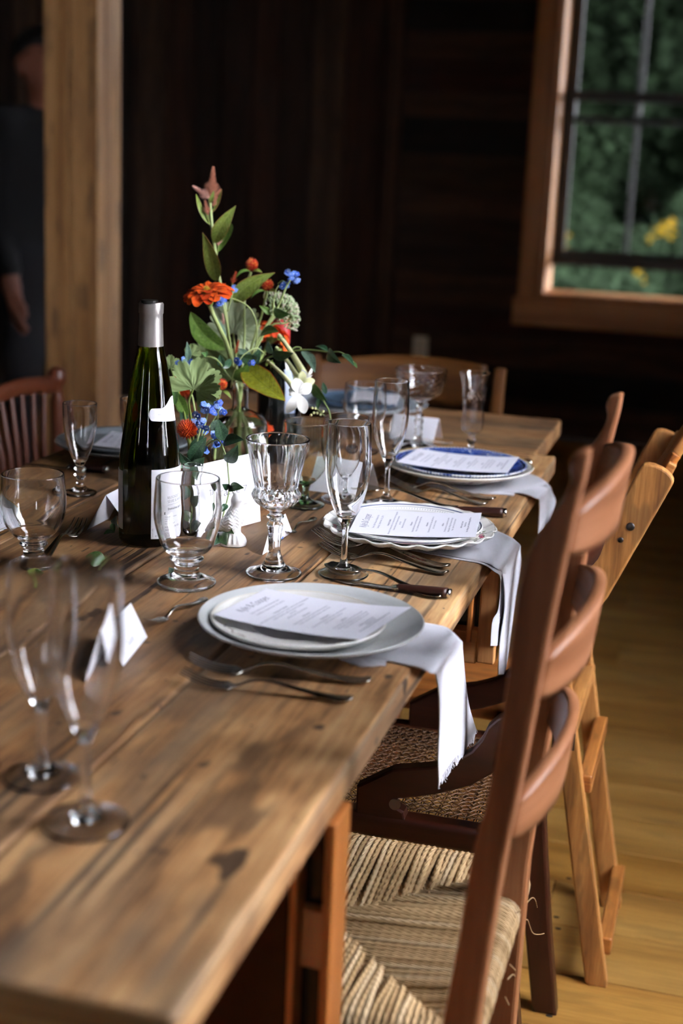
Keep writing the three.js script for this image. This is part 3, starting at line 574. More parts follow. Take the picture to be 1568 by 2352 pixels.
// one function per form; the stem and foot belong to the same blown piece, so a glass is bowl, stem and foot in one skin
const FORMS = {
  flute: (H, R0, F) => glassBody([[F, 0.001], [F * 0.98, 0.0035], [F * 0.6, 0.007], [0.0085, 0.012], [0.0042, 0.022], [0.0038, H * 0.24], [0.0044, H * 0.31], [0.0075, H * 0.36], [R0 * 0.62, H * 0.44], [R0 * 0.9, H * 0.55], [R0 * 1.06, H * 0.68], [R0 * 1.06, H * 0.8], [R0 * 1.0, H * 0.99]], 0.0016, H * 0.385),
  goblet: (H, R0, F) => glassBody([[F, 0.0015], [F * 0.985, 0.005], [F * 0.72, 0.009], [F * 0.46, 0.014], [F * 0.42, 0.02], [F * 0.43, H * 0.2], [F * 0.58, H * 0.245], [F * 0.5, H * 0.275], [F * 0.8, H * 0.34], [R0 * 0.92, H * 0.46], [R0 * 1.05, H * 0.62], [R0 * 1.06, H * 0.75], [R0 * 1.0, H * 0.99]], 0.0024, H * 0.335),
  stemGoblet: (H, R0, F) => glassBody([[F, 0.0012], [F * 0.98, 0.004], [F * 0.5, 0.008], [0.006, 0.014], [0.0048, H * 0.2], [0.0065, H * 0.25], [R0 * 0.45, H * 0.31], [R0 * 0.85, H * 0.45], [R0 * 1.04, H * 0.62], [R0 * 1.05, H * 0.76], [R0 * 1.0, H * 0.99]], 0.0018, H * 0.3),
  sherry: (H, R0, F) => glassBody([[F, 0.0012], [F * 0.97, 0.004], [F * 0.5, 0.008], [0.006, 0.015], [0.0055, H * 0.17], [0.0095, H * 0.21], [0.0055, H * 0.245], [0.0105, H * 0.275], [0.006, H * 0.315], [R0 * 0.42, H * 0.38], [R0 * 0.72, H * 0.52], [R0 * 0.93, H * 0.7], [R0 * 1.0, H * 0.85], [R0 * 1.0, H * 0.99]], 0.002, H * 0.36),
  pressed: (H, R0, F) => glassBody([[F, 0.0012], [F * 0.98, 0.0042], [F * 0.66, 0.008], [F * 0.42, 0.013], [F * 0.3, 0.022], [0.0072, 0.032], [0.0082, H * 0.3], [0.0098, H * 0.37], [0.0068, H * 0.4], [0.0108, H * 0.43], [0.0068, H * 0.46], [R0 * 0.42, H * 0.5], [R0 * 0.66, H * 0.545], [R0 * 0.74, H * 0.6], [R0 * 0.68, H * 0.635], [R0 * 0.73, H * 0.7], [R0 * 0.88, H * 0.86], [R0 * 1.0, H * 0.99]], 0.0026, H * 0.5,
    { seg: 144, n: 90, wobble: (r, y, t) => { // pressed flutes on the bowl, a band of diamonds under it, a six-sided stem
      const h = y / H; let q = r;
      if (h > 0.65 && r > R0 * 0.6) q -= 0.0011 * sst(0.65, 0.69, h) * (1 - sst(0.9, 0.97, h)) * Math.abs(Math.cos(t * 9));
      else if (h > 0.5 && h <= 0.65 && r > R0 * 0.45) q += 0.0019 * Math.cos(t * 13 + (h > 0.575 ? Math.PI : 0)) * Math.sin(((h - 0.5) / 0.15) * Math.PI);
      else if (h > 0.17 && h < 0.39) q *= 0.9 + 0.16 * Math.abs(Math.cos(t * 3)) ;
      return [q, y];
    } }),
  coupe: (H, R0, F) => glassBody([[F, 0.0012], [F * 0.97, 0.004], [F * 0.5, 0.008], [0.0085, 0.014], [0.0062, 0.024], [0.0072, H * 0.35], [0.0058, H * 0.5], [0.0075, H * 0.57], [R0 * 0.4, H * 0.62], [R0 * 0.74, H * 0.69], [R0 * 0.88, H * 0.78], [R0 * 0.96, H * 0.89], [R0, H * 0.99]], 0.0022, H * 0.615,
    { seg: 96, n: 70, wobble: (r, y, t) => { const h = y / H; let q = r; if (h > 0.15 && h < 0.56 && r < 0.012) q *= 1 + 0.22 * Math.cos(2 * t + y * 520); if (h > 0.72 && h < 0.94 && r > R0 * 0.8) q += 0.0007 * Math.sin(t * 22 + y * 400) * Math.sin(t * 9 - y * 300); return [q, y]; } }),
  flare: (H, R0, F) => glassBody([[F, 0.0012], [F * 0.97, 0.004], [F * 0.5, 0.008], [0.007, 0.015], [0.0055, H * 0.14], [0.0085, H * 0.2], [0.0058, H * 0.255], [R0 * 0.5, H * 0.29], [R0 * 0.68, H * 0.35], [R0 * 0.7, H * 0.55], [R0 * 0.74, H * 0.72], [R0 * 0.82, H * 0.86], [R0 * 1.0, H * 0.99]], 0.002, H * 0.285,
    { seg: 96, n: 70, wobble: (r, y, t) => { const h = y / H; let q = r; if (h > 0.29 && h < 0.68 && r > 0.012) q -= 0.0009 * Math.abs(Math.cos(t * 5)); if (h > 0.69 && h < 0.76 && r > 0.012) q += 0.0009 * Math.sin(t * 16 + y * 800); return [q, y]; } }),
};
function drinkGlass(form, px, py, H, R0, F, label, { mat = clear, name = 'wine_glass', group, category = 'glass', geo, turn = 0 } = {}) {
  const g = geo ?? FORMS[form](H, R0, F), m = single(name, g, mat, label, category, group, V(...feet(px, py)));
  m.rotation.y = turn; return m;
}
const fl = FORMS.flute(0.209, 0.0262, 0.0335);
drinkGlass('flute', 197, 1893, 0, 0, 0, 'blurred champagne flute nearest the camera on the bare planks', { name: 'champagne_flute', geo: fl });
drinkGlass('flute', 97, 1788, 0, 0, 0, 'blurred champagne flute just left of and behind the nearest one', { name: 'champagne_flute', geo: FORMS.flute(0.184, 0.0262, 0.0315) });
drinkGlass('flute', -95, 1762, 0, 0, 0, 'champagne flute cut off by the left edge of the picture', { name: 'champagne_flute', geo: fl });
drinkGlass('flute', 788, 1322, 0.194, 0.0262, 0.031, 'champagne flute standing just left of the scalloped plate', { name: 'champagne_flute' });
drinkGlass('flute', 886, 1160, 0.189, 0.0252, 0.031, 'champagne flute standing near the blue-patterned plate', { name: 'champagne_flute' });
drinkGlass('goblet', 78, 1300, 0.1165, 0.0375, 0.03, 'stout water goblet on the left with window reflections by the fork', { name: 'water_goblet' });
drinkGlass('goblet', 428, 1342, 0.131, 0.0378, 0.0352, 'stout water goblet in front of the green wine bottle', { name: 'water_goblet' });
drinkGlass('stemGoblet', 700, 1163, 0.128, 0.0352, 0.0285, 'green-tinged goblet right behind the pressed glass goblet', { name: 'water_goblet', mat: greenish });
drinkGlass('stemGoblet', 788, 1150, 0.129, 0.0338, 0.033, 'clear goblet hidden behind the middle champagne flute by a name card', { name: 'water_goblet' });
drinkGlass('stemGoblet', 830, 1040, 0.122, 0.0335, 0.03, 'barrel-shaped goblet at the far end before the head chair', { name: 'water_goblet' });
drinkGlass('sherry', 184, 1135, 0.1375, 0.0252, 0.0245, 'small knopped cordial glass on the left before the spindle chair', { name: 'cordial_glass' });
drinkGlass('sherry', 312, 1105, 0.13, 0.025, 0.024, 'small glass mostly hidden behind the green wine bottle', { name: 'cordial_glass' });
drinkGlass('pressed', 628, 1320, 0.172, 0.039, 0.0345, 'pressed crystal goblet with fluted bowl and diamond band', { name: 'crystal_goblet' });
drinkGlass('coupe', 958, 1030, 0.144, 0.046, 0.037, 'etched coupe glass on a twisted stem at the far end', { name: 'coupe_glass' });
drinkGlass('flare', 1080, 1048, 0.149, 0.0282, 0.0235, 'slim flared cordial glass with an engraved band at the far right', { name: 'cordial_glass' });

// ---------------------------------------------------------------- print
function print(w, h, draw, bg = '#f6f5f8') {
  const cv = document.createElement('canvas'); cv.width = w; cv.height = h; const x = cv.getContext('2d');
  x.fillStyle = bg; x.fillRect(0, 0, w, h); draw(x, w, h);
  const t = new THREE.CanvasTexture(cv); t.colorSpace = THREE.SRGBColorSpace; t.magFilter = THREE.LinearFilter; return t;
}
const paper = std('#e2e1e9', 0.8);
const menuTex = print(512, 1024, (x, w, h) => {
  x.fillStyle = '#4c4c66'; x.textAlign = 'center'; const T = (s, y, f) => { x.font = f; x.fillText(s, w / 2, y); };
  x.save(); x.scale(0.75, 1.35); x.font = '58px sans-serif'; x.fillText('Kyle & Cooper', w / 2 / 0.75, 118 / 1.35); x.restore();
  T('Two Little Houses Market Inn', 182, '21px sans-serif'); T('Sunday, September 20, 2015', 220, '21px sans-serif');
  T('- Soup & Salad -', 292, 'bold 21px sans-serif'); T('Heirloom Tomato and Corn Salad with Herb Vinaigrette', 322, '19px sans-serif'); T('Green Beans with Roasted Shallots', 352, '19px sans-serif'); T('and Dill', 382, '19px sans-serif'); T('Mushroom Bruschetta', 412, '19px sans-serif');
  T('- Dinner -', 476, 'bold 21px sans-serif'); T('Steak with Mustard and Pickled Onions', 506, '19px sans-serif'); T('Farro, Cauliflower & Beets with Feta', 536, '19px sans-serif');
  T('- Dessert -', 606, 'bold 21px sans-serif'); T('Chocolate Buttermilk Cake with Berries', 636, '19px sans-serif'); T('Ice Cream & Cookies', 666, '19px sans-serif');
  T('- Wine -', 736, 'bold 21px sans-serif'); T('Domaine de la Louvetrie Muscadet', 766, '19px sans-serif'); T('Beaujolais Villages Nouveau Rouge', 796, '19px sans-serif'); T('Pear Cider from the Orchard', 826, '19px sans-serif');
  T('With much love', 892, 'bold 19px sans-serif'); T('Thank You', 920, 'bold 19px sans-serif'); T('for dining and celebrating with us', 948, 'bold 19px sans-serif');
}, '#e3e2ec');
const menuMat = new THREE.MeshPhysicalMaterial({ map: menuTex, roughness: 0.8 });
// a card given by its four corners; texture top at a-b; slightly curled
function card(a, b, c, d, { curl = 0.002, thick = 0.0004 } = {}) {
  return sheet((s, t) => { const p = a.clone().lerp(b, s), q = d.clone().lerp(c, s), r = p.lerp(q, t); r.y += curl * (1 - 4 * (t - 0.5) ** 2) * -1; return r; }, 8, 14, thick);
}
const uvFlip = (g) => { const u = g.attributes.uv; for (let i = 0; i < u.count; i++) u.setY(i, 1 - u.getY(i)); return g; };

// ---------------------------------------------------------------- crockery
const china = std('#e9e6e0', 0.16, { clearcoat: 0.4, clearcoatRoughness: 0.05 });
const stoneware = std('#c3c5c4', 0.22, { clearcoat: 0.3, clearcoatRoughness: 0.1 });
function plateTex(Rr, draw, bg = '#efece6', S = 1024) {
  const t = print(S, S, (x) => { x.translate(S / 2, S / 2); x.scale(S / 2 / Rr, S / 2 / Rr); draw(x); }, bg);
  t.repeat.set(1 / (2 * Rr), 1 / (2 * Rr)); t.offset.set(0.5 - 0.25 / Rr, 0.5 - 0.25 / Rr); return t;
}
const ring = (x, r, w, c) => { x.strokeStyle = c; x.lineWidth = w; x.beginPath(); x.arc(0, 0, r, 0, 7); x.stroke(); };
const glaze = (map) => new THREE.MeshPhysicalMaterial({ map, roughness: 0.15, clearcoat: 0.4, clearcoatRoughness: 0.05 });
// plate: foot ring, well and rim; scallop > 0 waves the rim
function plateGeo(Rr, h, well, scallop = 0, lobes = 24) {
  const T = 0.0042;
  const prof = [[0, 0.003], [well * 0.62, 0.003], [well * 0.64, 0], [well * 0.7, 0], [well * 0.74, 0.0035], ...curve2([[well * 0.9, 0.0042], [well + 0.006, 0.008], [Rr * 0.9, h - 0.006], [Rr, h]], 14), [Rr + 0.0009, h + 0.0016], [Rr - 0.0006, h + 0.003], ...curve2([[Rr * 0.9, h - 0.006 + T * 0.85], [well + 0.005, 0.008 + T], [well * 0.9, 0.0042 + T * 0.8], [well * 0.5, 0.0068]], 14), [0, 0.0068]];
  return turned(prof, 128, scallop ? (r, y, t) => { const k = sst(well, Rr, r), a = Math.abs(Math.sin(t * lobes / 2)); return [r * (1 - scallop * k * (1 - Math.pow(a, 0.6))), y + 0.0012 * k * Math.cos(t * lobes)]; } : null);
}
function setPlate(name, geo, mat, x, y, z, label, category = 'plate', group) { return single(name, geo, mat, label, category, group, V(x, y, z)); }
const L1 = 0.0023; // napkin under the plates
// nearest setting
const A = { x: -0.4, z: -1.387 };
setPlate('dinner_plate', plateGeo(0.12, 0.024, 0.072), stoneware, A.x, TABLE_Y + L1, A.z, 'large plain grey dinner plate nearest the camera');
const trail = plateTex(0.093, (x) => { const f = rng(4); for (let k = 0; k < 70; k++) { const a = -2.6 + k * 0.03 + rr(-0.01, 0.01, f), r = 0.079 + 0.002 * Math.sin(k * 0.7); x.fillStyle = ['#8b7a72', '#a79a8e', '#6f645c'][k % 3]; x.beginPath(); x.ellipse(Math.cos(a) * r, Math.sin(a) * r, 0.0016, 0.0009, a, 0, 7); x.fill(); } ring(x, 0.0915, 0.0012, '#d9d2c4'); }, '#ebe8e2');
setPlate('salad_plate', plateGeo(0.093, 0.017, 0.053), glaze(trail), A.x - 0.012, TABLE_Y + L1 + 0.0072, A.z + 0.006, 'small white salad plate under the menu nearest the camera');
// middle setting: scalloped flowered plate, blue-lined salad plate
const B = { x: -0.394, z: -1.83 };
const floral = plateTex(0.118, (x) => {
  ring(x, 0.1155, 0.0014, '#d8d3c8'); const f = rng(8);
  for (let k = 0; k < 5; k++) { const a0 = -0.1 + k * 1.2566; for (let j = -16; j <= 16; j++) { const a = a0 + j * 0.02, r = 0.101 + 0.004 * Math.sin(j * 0.8) + rr(-0.002, 0.002, f); x.fillStyle = ['#5f7a58', '#7d8f70', '#4c6350'][((j + 60) % 3)]; x.beginPath(); x.ellipse(Math.cos(a) * r, Math.sin(a) * r, 0.0026, 0.001, a + j, 0, 7); x.fill(); }
    for (let j = -5; j <= 5; j++) { const a = a0 + j * 0.045, r = 0.101 + rr(-0.005, 0.005, f); x.fillStyle = ['#b0485a', '#7c3d5e', '#c98a8e', '#a8343c'][((j + 20) % 4)]; for (let p = 0; p < 5; p++) { x.beginPath(); x.arc(Math.cos(a) * r + 0.0017 * Math.cos(p * 1.257), Math.sin(a) * r + 0.0017 * Math.sin(p * 1.257), 0.0015, 0, 7); x.fill(); } } }
}, '#f0eee8');
setPlate('scalloped_plate', plateGeo(0.118, 0.021, 0.072, 0.035, 20), glaze(floral), B.x, TABLE_Y + L1, B.z, 'scalloped white plate with small painted flowers in the middle setting');
const blueLine = plateTex(0.098, (x) => { ring(x, 0.0962, 0.0016, '#3b4876'); ring(x, 0.0925, 0.0005, '#50566e'); x.strokeStyle = '#777c90'; x.lineWidth = 0.0006; for (let k = 0; k < 150; k++) { const a = k / 150 * 6.2832; x.beginPath(); x.moveTo(Math.cos(a) * 0.0905, Math.sin(a) * 0.0905); x.lineTo(Math.cos(a) * 0.0885, Math.sin(a) * 0.0885); x.stroke(); } for (let k = 0; k < 4; k++) { const a = k * 1.5708 + 0.9; x.fillStyle = '#6d6878'; for (let j = -4; j <= 4; j++) { x.beginPath(); x.arc(Math.cos(a + j * 0.05) * 0.073, Math.sin(a + j * 0.05) * 0.073, 0.0011 * (j ? 0.7 : 1.6), 0, 7); x.fill(); } } }, '#eeedec');
setPlate('salad_plate', plateGeo(0.098, 0.017, 0.058), glaze(blueLine), B.x + 0.001, TABLE_Y + L1 + 0.0074, B.z + 0.004, 'white salad plate with thin blue rim line on the scalloped plate');
// third setting: flowered plate under a blue-patterned one
const C = { x: -0.405, z: -2.236 };
const mauve = plateTex(0.12, (x) => { ring(x, 0.1185, 0.002, '#b79a5a'); const f = rng(12); for (let k = 0; k < 190; k++) { const a = rr(-1.2, 5, f), r = rr(0.084, 0.113, f); if (Math.sin(a * 2.5) < -0.2) continue; x.fillStyle = ['#8f6b86', '#a98aa0', '#8e9a72', '#a3ad84', '#7a5470'][k % 5]; x.globalAlpha = 0.55; x.beginPath(); x.ellipse(Math.cos(a) * r, Math.sin(a) * r, rr(0.002, 0.006, f), 0.0022, rr(0, 3, f), 0, 7); x.fill(); } x.globalAlpha = 1; }, '#ece9df');
setPlate('dinner_plate', plateGeo(0.12, 0.024, 0.072), glaze(mauve), C.x, TABLE_Y + L1, C.z, 'cream dinner plate with mauve flowers and gold rim in the third setting');
const willow = plateTex(0.107, (x) => {
  const f = rng(19); x.fillStyle = '#26408a'; x.beginPath(); x.arc(0, 0, 0.107, 0, 7); x.fill();
  for (let k = 0; k < 900; k++) { const a = rr(0, 6.28, f), r = 0.109 * Math.sqrt(f()); x.fillStyle = ['#132a68', '#3f5aa6', '#6f86c2', '#dfe3ee'][(f() * 3.25) | 0]; x.beginPath(); x.ellipse(Math.cos(a) * r, Math.sin(a) * r, rr(0.0008, 0.003, f), rr(0.0006, 0.0016, f), rr(0, 3, f), 0, 7); x.fill(); }
  for (let k = 0; k < 130; k++) { const a = k / 130 * 6.2832; x.fillStyle = '#dfe3ee'; x.fillRect(Math.cos(a) * 0.1 - 0.0006, Math.sin(a) * 0.1 - 0.0006, 0.0012, 0.0012); }
  ring(x, 0.0985, 0.0008, '#0f2258'); ring(x, 0.076, 0.0016, '#0f2258'); ring(x, 0.1058, 0.002, '#e6e8ee');
  for (let k = 0; k < 120; k++) { const a = k / 120 * 6.2832; x.fillStyle = '#1c3276'; x.beginPath(); x.arc(Math.cos(a) * 0.106, Math.sin(a) * 0.106, 0.0013, 0, 7); x.fill(); }
}, '#eeeeea');
setPlate('transferware_plate', plateGeo(0.107, 0.021, 0.064), glaze(willow), C.x + 0.004, TABLE_Y + L1 + 0.0075, C.z + 0.008, 'blue and white patterned plate under the third menu');
// head of the table
const Dp = (() => { const a = onY(716, 920), b = onY(1006, 932); return { x: (a.x + b.x) / 2, z: (a.z + b.z) / 2 + 0.11 }; })();
{ const p = onY(862, 928); Dp.x = p.x + 0.0; Dp.z = -2.76; }
setPlate('dinner_plate', plateGeo(0.13, 0.02, 0.075), std('#b9c3cc', 0.2), Dp.x, TABLE_Y + 0.0006, Dp.z, 'pale blue-grey dinner plate at the far head of the table');
setPlate('salad_plate', plateGeo(0.096, 0.019, 0.056), std('#566a80', 0.2), Dp.x, TABLE_Y + 0.0076, Dp.z, 'slate blue salad plate at the far head of the table');
// left side
const Lp = onY(300, 1045), Lq = onY(-185, 1228);
setPlate('dinner_plate', plateGeo(0.125, 0.022, 0.074), std('#5d5c5a', 0.25), Lp.x, TABLE_Y + 0.0006, Lp.z, 'dark grey dinner plate on the left behind the cordial glass');
setPlate('salad_plate', plateGeo(0.1, 0.018, 0.058), std('#8d9499', 0.25), Lp.x, TABLE_Y + 0.0076, Lp.z, 'grey salad plate under the menu on the left');
const gold = plateTex(0.128, (x) => { ring(x, 0.1265, 0.0022, '#b98a4a'); }, '#a9aaa6');
setPlate('dinner_plate', plateGeo(0.128, 0.022, 0.076), glaze(gold), Lq.x, TABLE_Y + 0.0006, Lq.z, 'gold-rimmed plate cut off by the left edge beside the stout goblet');

// ---------------------------------------------------------------- menus
function menu(a, b, c, d, y, label, curl = 0.003, m = menuMat) { // corners in the picture: title end first
  const P = (p, dy = 0) => onY(p[0], p[1], y + dy);
  return single('menu_card', uvFlip(card(P(a), P(b), P(c), P(d), { curl, thick: 0.0005 })), m, label, 'menu', null);
}
menu([490, 1412], [612, 1352], [943, 1395], [830, 1469], TABLE_Y + 0.0335, 'printed white menu card on the nearest plates', 0.004);
menu([800, 1222], [828, 1166], [1106, 1178], [1092, 1233], TABLE_Y + 0.0315, 'printed white menu card on the scalloped plate', 0.003);
menu([910, 1061], [960, 1030], [1192, 1050], [1165, 1086], TABLE_Y + 0.0365, 'printed white menu card on the blue-patterned plate', 0.004);
menu([213, 1022], [258, 991], [372, 1000], [380, 1036], TABLE_Y + 0.03, 'printed menu card on the dark plates on the left', 0.002);
menu([-140, 1215], [-90, 1165], [12, 1172], [45, 1212], TABLE_Y + 0.026, 'printed menu card at the left edge beside the stout goblet', 0.002);

// ---------------------------------------------------------------- name cards, folded like tents
const nameTex = (lines) => print(256, 160, (x, w) => { x.fillStyle = '#8c8c94'; x.textAlign = 'center'; x.font = '32px sans-serif'; lines.forEach((s, k) => x.fillText(s, w / 2, 70 + k * 52)); }, '#e6e6ec');
function tent(name, front, back, label, lines) { // corners: front panel a b (fold, left right) c d (foot right left), back feet e f
  const t = thing(name, label, 'card', [0, 0, 0]);
  const [a, b, c, d] = front, [e, f] = back, m = lines ? new THREE.MeshPhysicalMaterial({ map: nameTex(lines), roughness: 0.8 }) : paper;
  part('front_panel', uvFlip(card(a, b, c, d, { curl: 0, thick: 0.0005 })), m, t);
  part('back_panel', card(b, a, f, e, { curl: 0, thick: 0.0005 }), paper, t);
  return t;
}
// a tent card standing at p, fold along direction ang, w wide, h high (sloped), spread s
function tentAt(px, py, ang, w, h, s, label, lines) {
  const p = onY(px, py), u = V(Math.cos(ang), 0, -Math.sin(ang)), v = V(Math.sin(ang), 0, Math.cos(ang)), y = Math.sqrt(h * h - s * s), y0 = TABLE_Y + 0.001;
  const q = (i, j, yy) => V(p.x + u.x * i * w / 2 + v.x * j * s, y0 + yy, p.z + u.z * i * w / 2 + v.z * j * s);
  return tent('name_card', [q(-1, 0, y), q(1, 0, y), q(1, 1, 0), q(-1, 1, 0)], [q(1, -1, 0), q(-1, -1, 0)], label, lines);
}
const y0 = TABLE_Y + 0.001, up = (p, h) => V(p.x, y0 + h, p.z);
{ // number card in front of the flowers
  const d = onY(455, 1236, y0), c = onY(598, 1197, y0), h = 0.1, a0 = at(456, 1074, 1.99), b0 = at(575, 1043, 2.03);
  const back = V(-0.028, 0, -0.05), a = V(d.x + back.x * 0.75, y0 + h * 0.9, d.z + back.z * 0.75), b = V(c.x + back.x * 0.75, y0 + h * 0.9, c.z + back.z * 0.75);
  const t = thing('table_number_card', 'large white folded card printed Table 7 behind the white bird', 'card', [0, 0, 0]);
  const tx = print(512, 640, (x, w, hh) => { x.fillStyle = '#4a4a50'; x.textAlign = 'center'; x.font = '74px sans-serif'; x.fillText('Table 7', w / 2 + 40, 330); x.fillStyle = '#f8f8fb'; }, '#e8e8ee');
  part('front_panel', uvFlip(card(a, b, c, d, { curl: 0, thick: 0.0006 })), new THREE.MeshPhysicalMaterial({ map: tx, roughness: 0.8 }), t);
  const e = c.clone().add(back.clone().multiplyScalar(1.5)), f = d.clone().add(back.clone().multiplyScalar(1.5));
  part('back_panel', card(b, a, f, e, { curl: 0, thick: 0.0006 }), paper, t);
}
tentAt(790, 1126, -0.1, 0.09, 0.058, 0.034, 'folded name card seen through the middle champagne flute', ['Joanne', 'Lee']);
tentAt(955, 1008, -0.12, 0.085, 0.05, 0.028, 'plain white name card at the far end behind the coupe glass');
{ const d = onY(641, 1241, y0), c = onY(671, 1222, y0), b = onY(655, 1180, TABLE_Y + 0.036), a = b.clone().add(d).sub(c), far = (p, q) => V(2 * q.x - p.x, y0, 2 * q.z - p.z);
  tent('name_card', [a, b, c, d], [far(c, b), far(d, a)], 'small white name card half hidden behind the pressed goblet stem'); }
{ // shaded card left of the bottle: its dark side faces left
  const b = onY(243, 1137, TABLE_Y + 0.043), a = onY(292, 1112, TABLE_Y + 0.043), c = onY(200, 1217, y0), d = onY(250, 1191, y0), far = (p, q) => V(2 * q.x - p.x, y0, 2 * q.z - p.z);
  tent('name_card', [b, a, d, c], [far(d, a), far(c, b)], 'folded name card in shade between the fork and the bottle');
}
{ // nearest name card: one panel shows beside the champagne flute
  const c = onY(338, 1463, y0), d = onY(283, 1530, y0), b = onY(300, 1385, TABLE_Y + 0.046), a = b.clone().add(d).sub(c), far = (p, q) => V(2 * q.x - p.x, y0, 2 * q.z - p.z);
  tent('name_card', [a, b, c, d], [far(c, b), far(d, a)], 'folded name card seen through the nearest champagne flute', ['', 'Sam']);
}

// ---------------------------------------------------------------- cutlery
const silver = new THREE.MeshPhysicalMaterial({ color: 0xc9c5bd, metalness: 1, roughness: 0.2 });
const oldSilver = new THREE.MeshPhysicalMaterial({ color: 0xb8b2a6, metalness: 1, roughness: 0.2 });
const handleWood = std('#3d211a', 0.4);
function lay(o, tip, end) { // place a piece of cutlery so that its tip and handle end lie on these pixels
  const a = onY(...tip), b = onY(...end), d = b.clone().sub(a);
  o.position.set(a.x, TABLE_Y + 0.0005, a.z); o.rotation.y = Math.atan2(-d.z, d.x); const L = Math.hypot(d.x, d.z); o.scale.setScalar(L / 0.19); return o;
}
function fork(label, tip, end, mat = oldSilver) {
  const t = thing('fork', label, 'fork');
  const line = spline([V(0.048, 0.0042, 0), V(0.056, 0.0036, 0), V(0.064, 0.006, 0), V(0.078, 0.0125, 0), V(0.095, 0.0145, 0), V(0.125, 0.0095, 0), V(0.16, 0.0038, 0), V(0.178, 0.0032, 0), V(0.19, 0.0055, 0)], 40);
  const ws = (s) => s < 0.06 ? 0.0118 : s < 0.2 ? lerp(0.0118, 0.003, sst(0.06, 0.2, s)) : s < 0.45 ? lerp(0.003, 0.0032, s) : lerp(0.0032, 0.0095, sst(0.45, 0.9, s)) * (s > 0.95 ? lerp(1, 0.5, (s - 0.95) / 0.05) : 1);
  part('handle', sweep(line, ws, (s) => (s < 0.15 ? 0.0011 : 0.0017), 12), mat, t);
  for (let k = 0; k < 4; k++) { const z = (k - 1.5) * 0.0064; part('tine', sweep(spline([V(0.051, 0.0042, z), V(0.035, 0.0044, z), V(0.018, 0.0085, z), V(0, 0.016, z * 0.92)], 14), (s) => lerp(0.0022, 0.0007, s * s), (s) => lerp(0.0011, 0.0007, s), 8), mat, t); }
  return lay(t, tip, end);
}
function spoon(label, tip, end, mat = oldSilver) {
  const t = thing('spoon', label, 'spoon');
  part('bowl', sheet((s, q) => { const x = q * 0.058, w = 0.0185 * Math.sqrt(Math.max(0.0004, 1 - ((q - 0.48) / 0.52) ** 2)) * (1 + 0.12 * (0.5 - q)), u = s * 2 - 1; const deep = 0.0085 * (1 - u * u) * Math.sin(Math.PI * clamp(q, 0.02, 0.98)); return V(x, 0.011 - deep + (q < 0.1 ? 0.001 : 0) + 0.0015 * q, u * w); }, 16, 20, 0.0011), mat, t);
  const line = spline([V(0.053, 0.0125, 0), V(0.07, 0.0155, 0), V(0.09, 0.0165, 0), V(0.13, 0.009, 0), V(0.165, 0.0035, 0), V(0.19, 0.005, 0)], 36);
  part('handle', sweep(line, (s) => (s < 0.1 ? lerp(0.006, 0.003, s * 10) : lerp(0.0028, 0.0085, sst(0.3, 0.88, s)) * (s > 0.94 ? lerp(1, 0.5, (s - 0.94) / 0.06) : 1)), 0.0016, 12), mat, t);
  return lay(t, tip, end);
}
function knife(label, tip, end) {
  const t = thing('knife', label, 'knife');
  part('blade', sheet((s, q) => V(q * 0.1, 0.0022, (s - 0.5) * lerp(0.003, 0.017, sst(0, 0.25, q)) + (q < 0.3 ? 0.004 * (0.3 - q) : 0)), 4, 14, 0.0016), silver, t);
  part('handle', sweep(spline([V(0.104, 0.006, 0), V(0.14, 0.0075, 0), V(0.184, 0.0085, 0)], 16), (s) => 0.0075 + 0.0032 * s, (s) => 0.005 + 0.003 * s, 14), handleWood, t, 'dark wooden handle');
  part('bolster', sweep([V(0.097, 0.0035, 0), V(0.107, 0.006, 0)], 0.008, 0.0048, 12), silver, t); part('end_cap', sweep([V(0.183, 0.0085, 0), V(0.19, 0.0088, 0)], 0.0088, 0.0068, 12), silver, t);
  return lay(t, tip, end);
}
fork('silver fork with arched neck in front of the nearest plate', [430, 1540], [851, 1572]);
fork('silver fork lying nearest the camera, partly behind the arched fork', [418, 1572], [810, 1614]);
fork('fork in front of the scalloped plate, upper one of two', [724, 1243], [1030, 1309]);
fork('fork in front of the scalloped plate, lower one of two', [735, 1272], [1028, 1322]);
fork('fork before the blue-patterned setting with plain bent handle', [880, 1112], [1136, 1152]);
fork('fork before the blue-patterned setting with beaded handle', [905, 1122], [1116, 1163]);
fork('fork lying left of the nearest dinner plate, tines to the left', [338, 1444], [472, 1380]);
fork('fork with four bright tines beside the stout left goblet', [186, 1215], [88, 1300]);
fork('dark fork lying behind the pressed crystal goblet', [652, 1236], [722, 1194]);
spoon('silver spoon between the pressed goblet and the nearest plate', [751, 1312], [1012, 1378]);
spoon('silver spoon behind the scalloped plate', [800, 1130], [1050, 1172]);
spoon('silver spoon near the coupe glass behind the blue plate', [905, 1022], [1040, 1020]);
knife('table knife with dark wooden handle behind the nearest plate', [770, 1336], [1034, 1376]);
knife('table knife with brown handle behind the scalloped plate', [900, 1166], [1162, 1190]);
knife('table knife with brown handle behind the blue-patterned plate', [1000, 1058], [1220, 1074]);
knife('brown-handled knife in shade on the left beneath the cordial glass', [60, 1068], [248, 1088]);

// ---------------------------------------------------------------- napkins over the table edge
const linen = std('#c0bfc6', 0.9, { sheen: 0.3, sheenColor: new THREE.Color('#ffffff'), sheenRoughness: 0.8 });
const weaveTex = tex(256, 256, (u, v, c) => { const a = Math.sin(u * 6.2832 * 64), b = Math.sin(v * 6.2832 * 64); c[0] = c[1] = c[2] = 128 + 50 * a * b + 30 * a; }, { srgb: false });
weaveTex.repeat.set(5, 9); linen.bumpMap = weaveTex; linen.bumpScale = 0.00025;
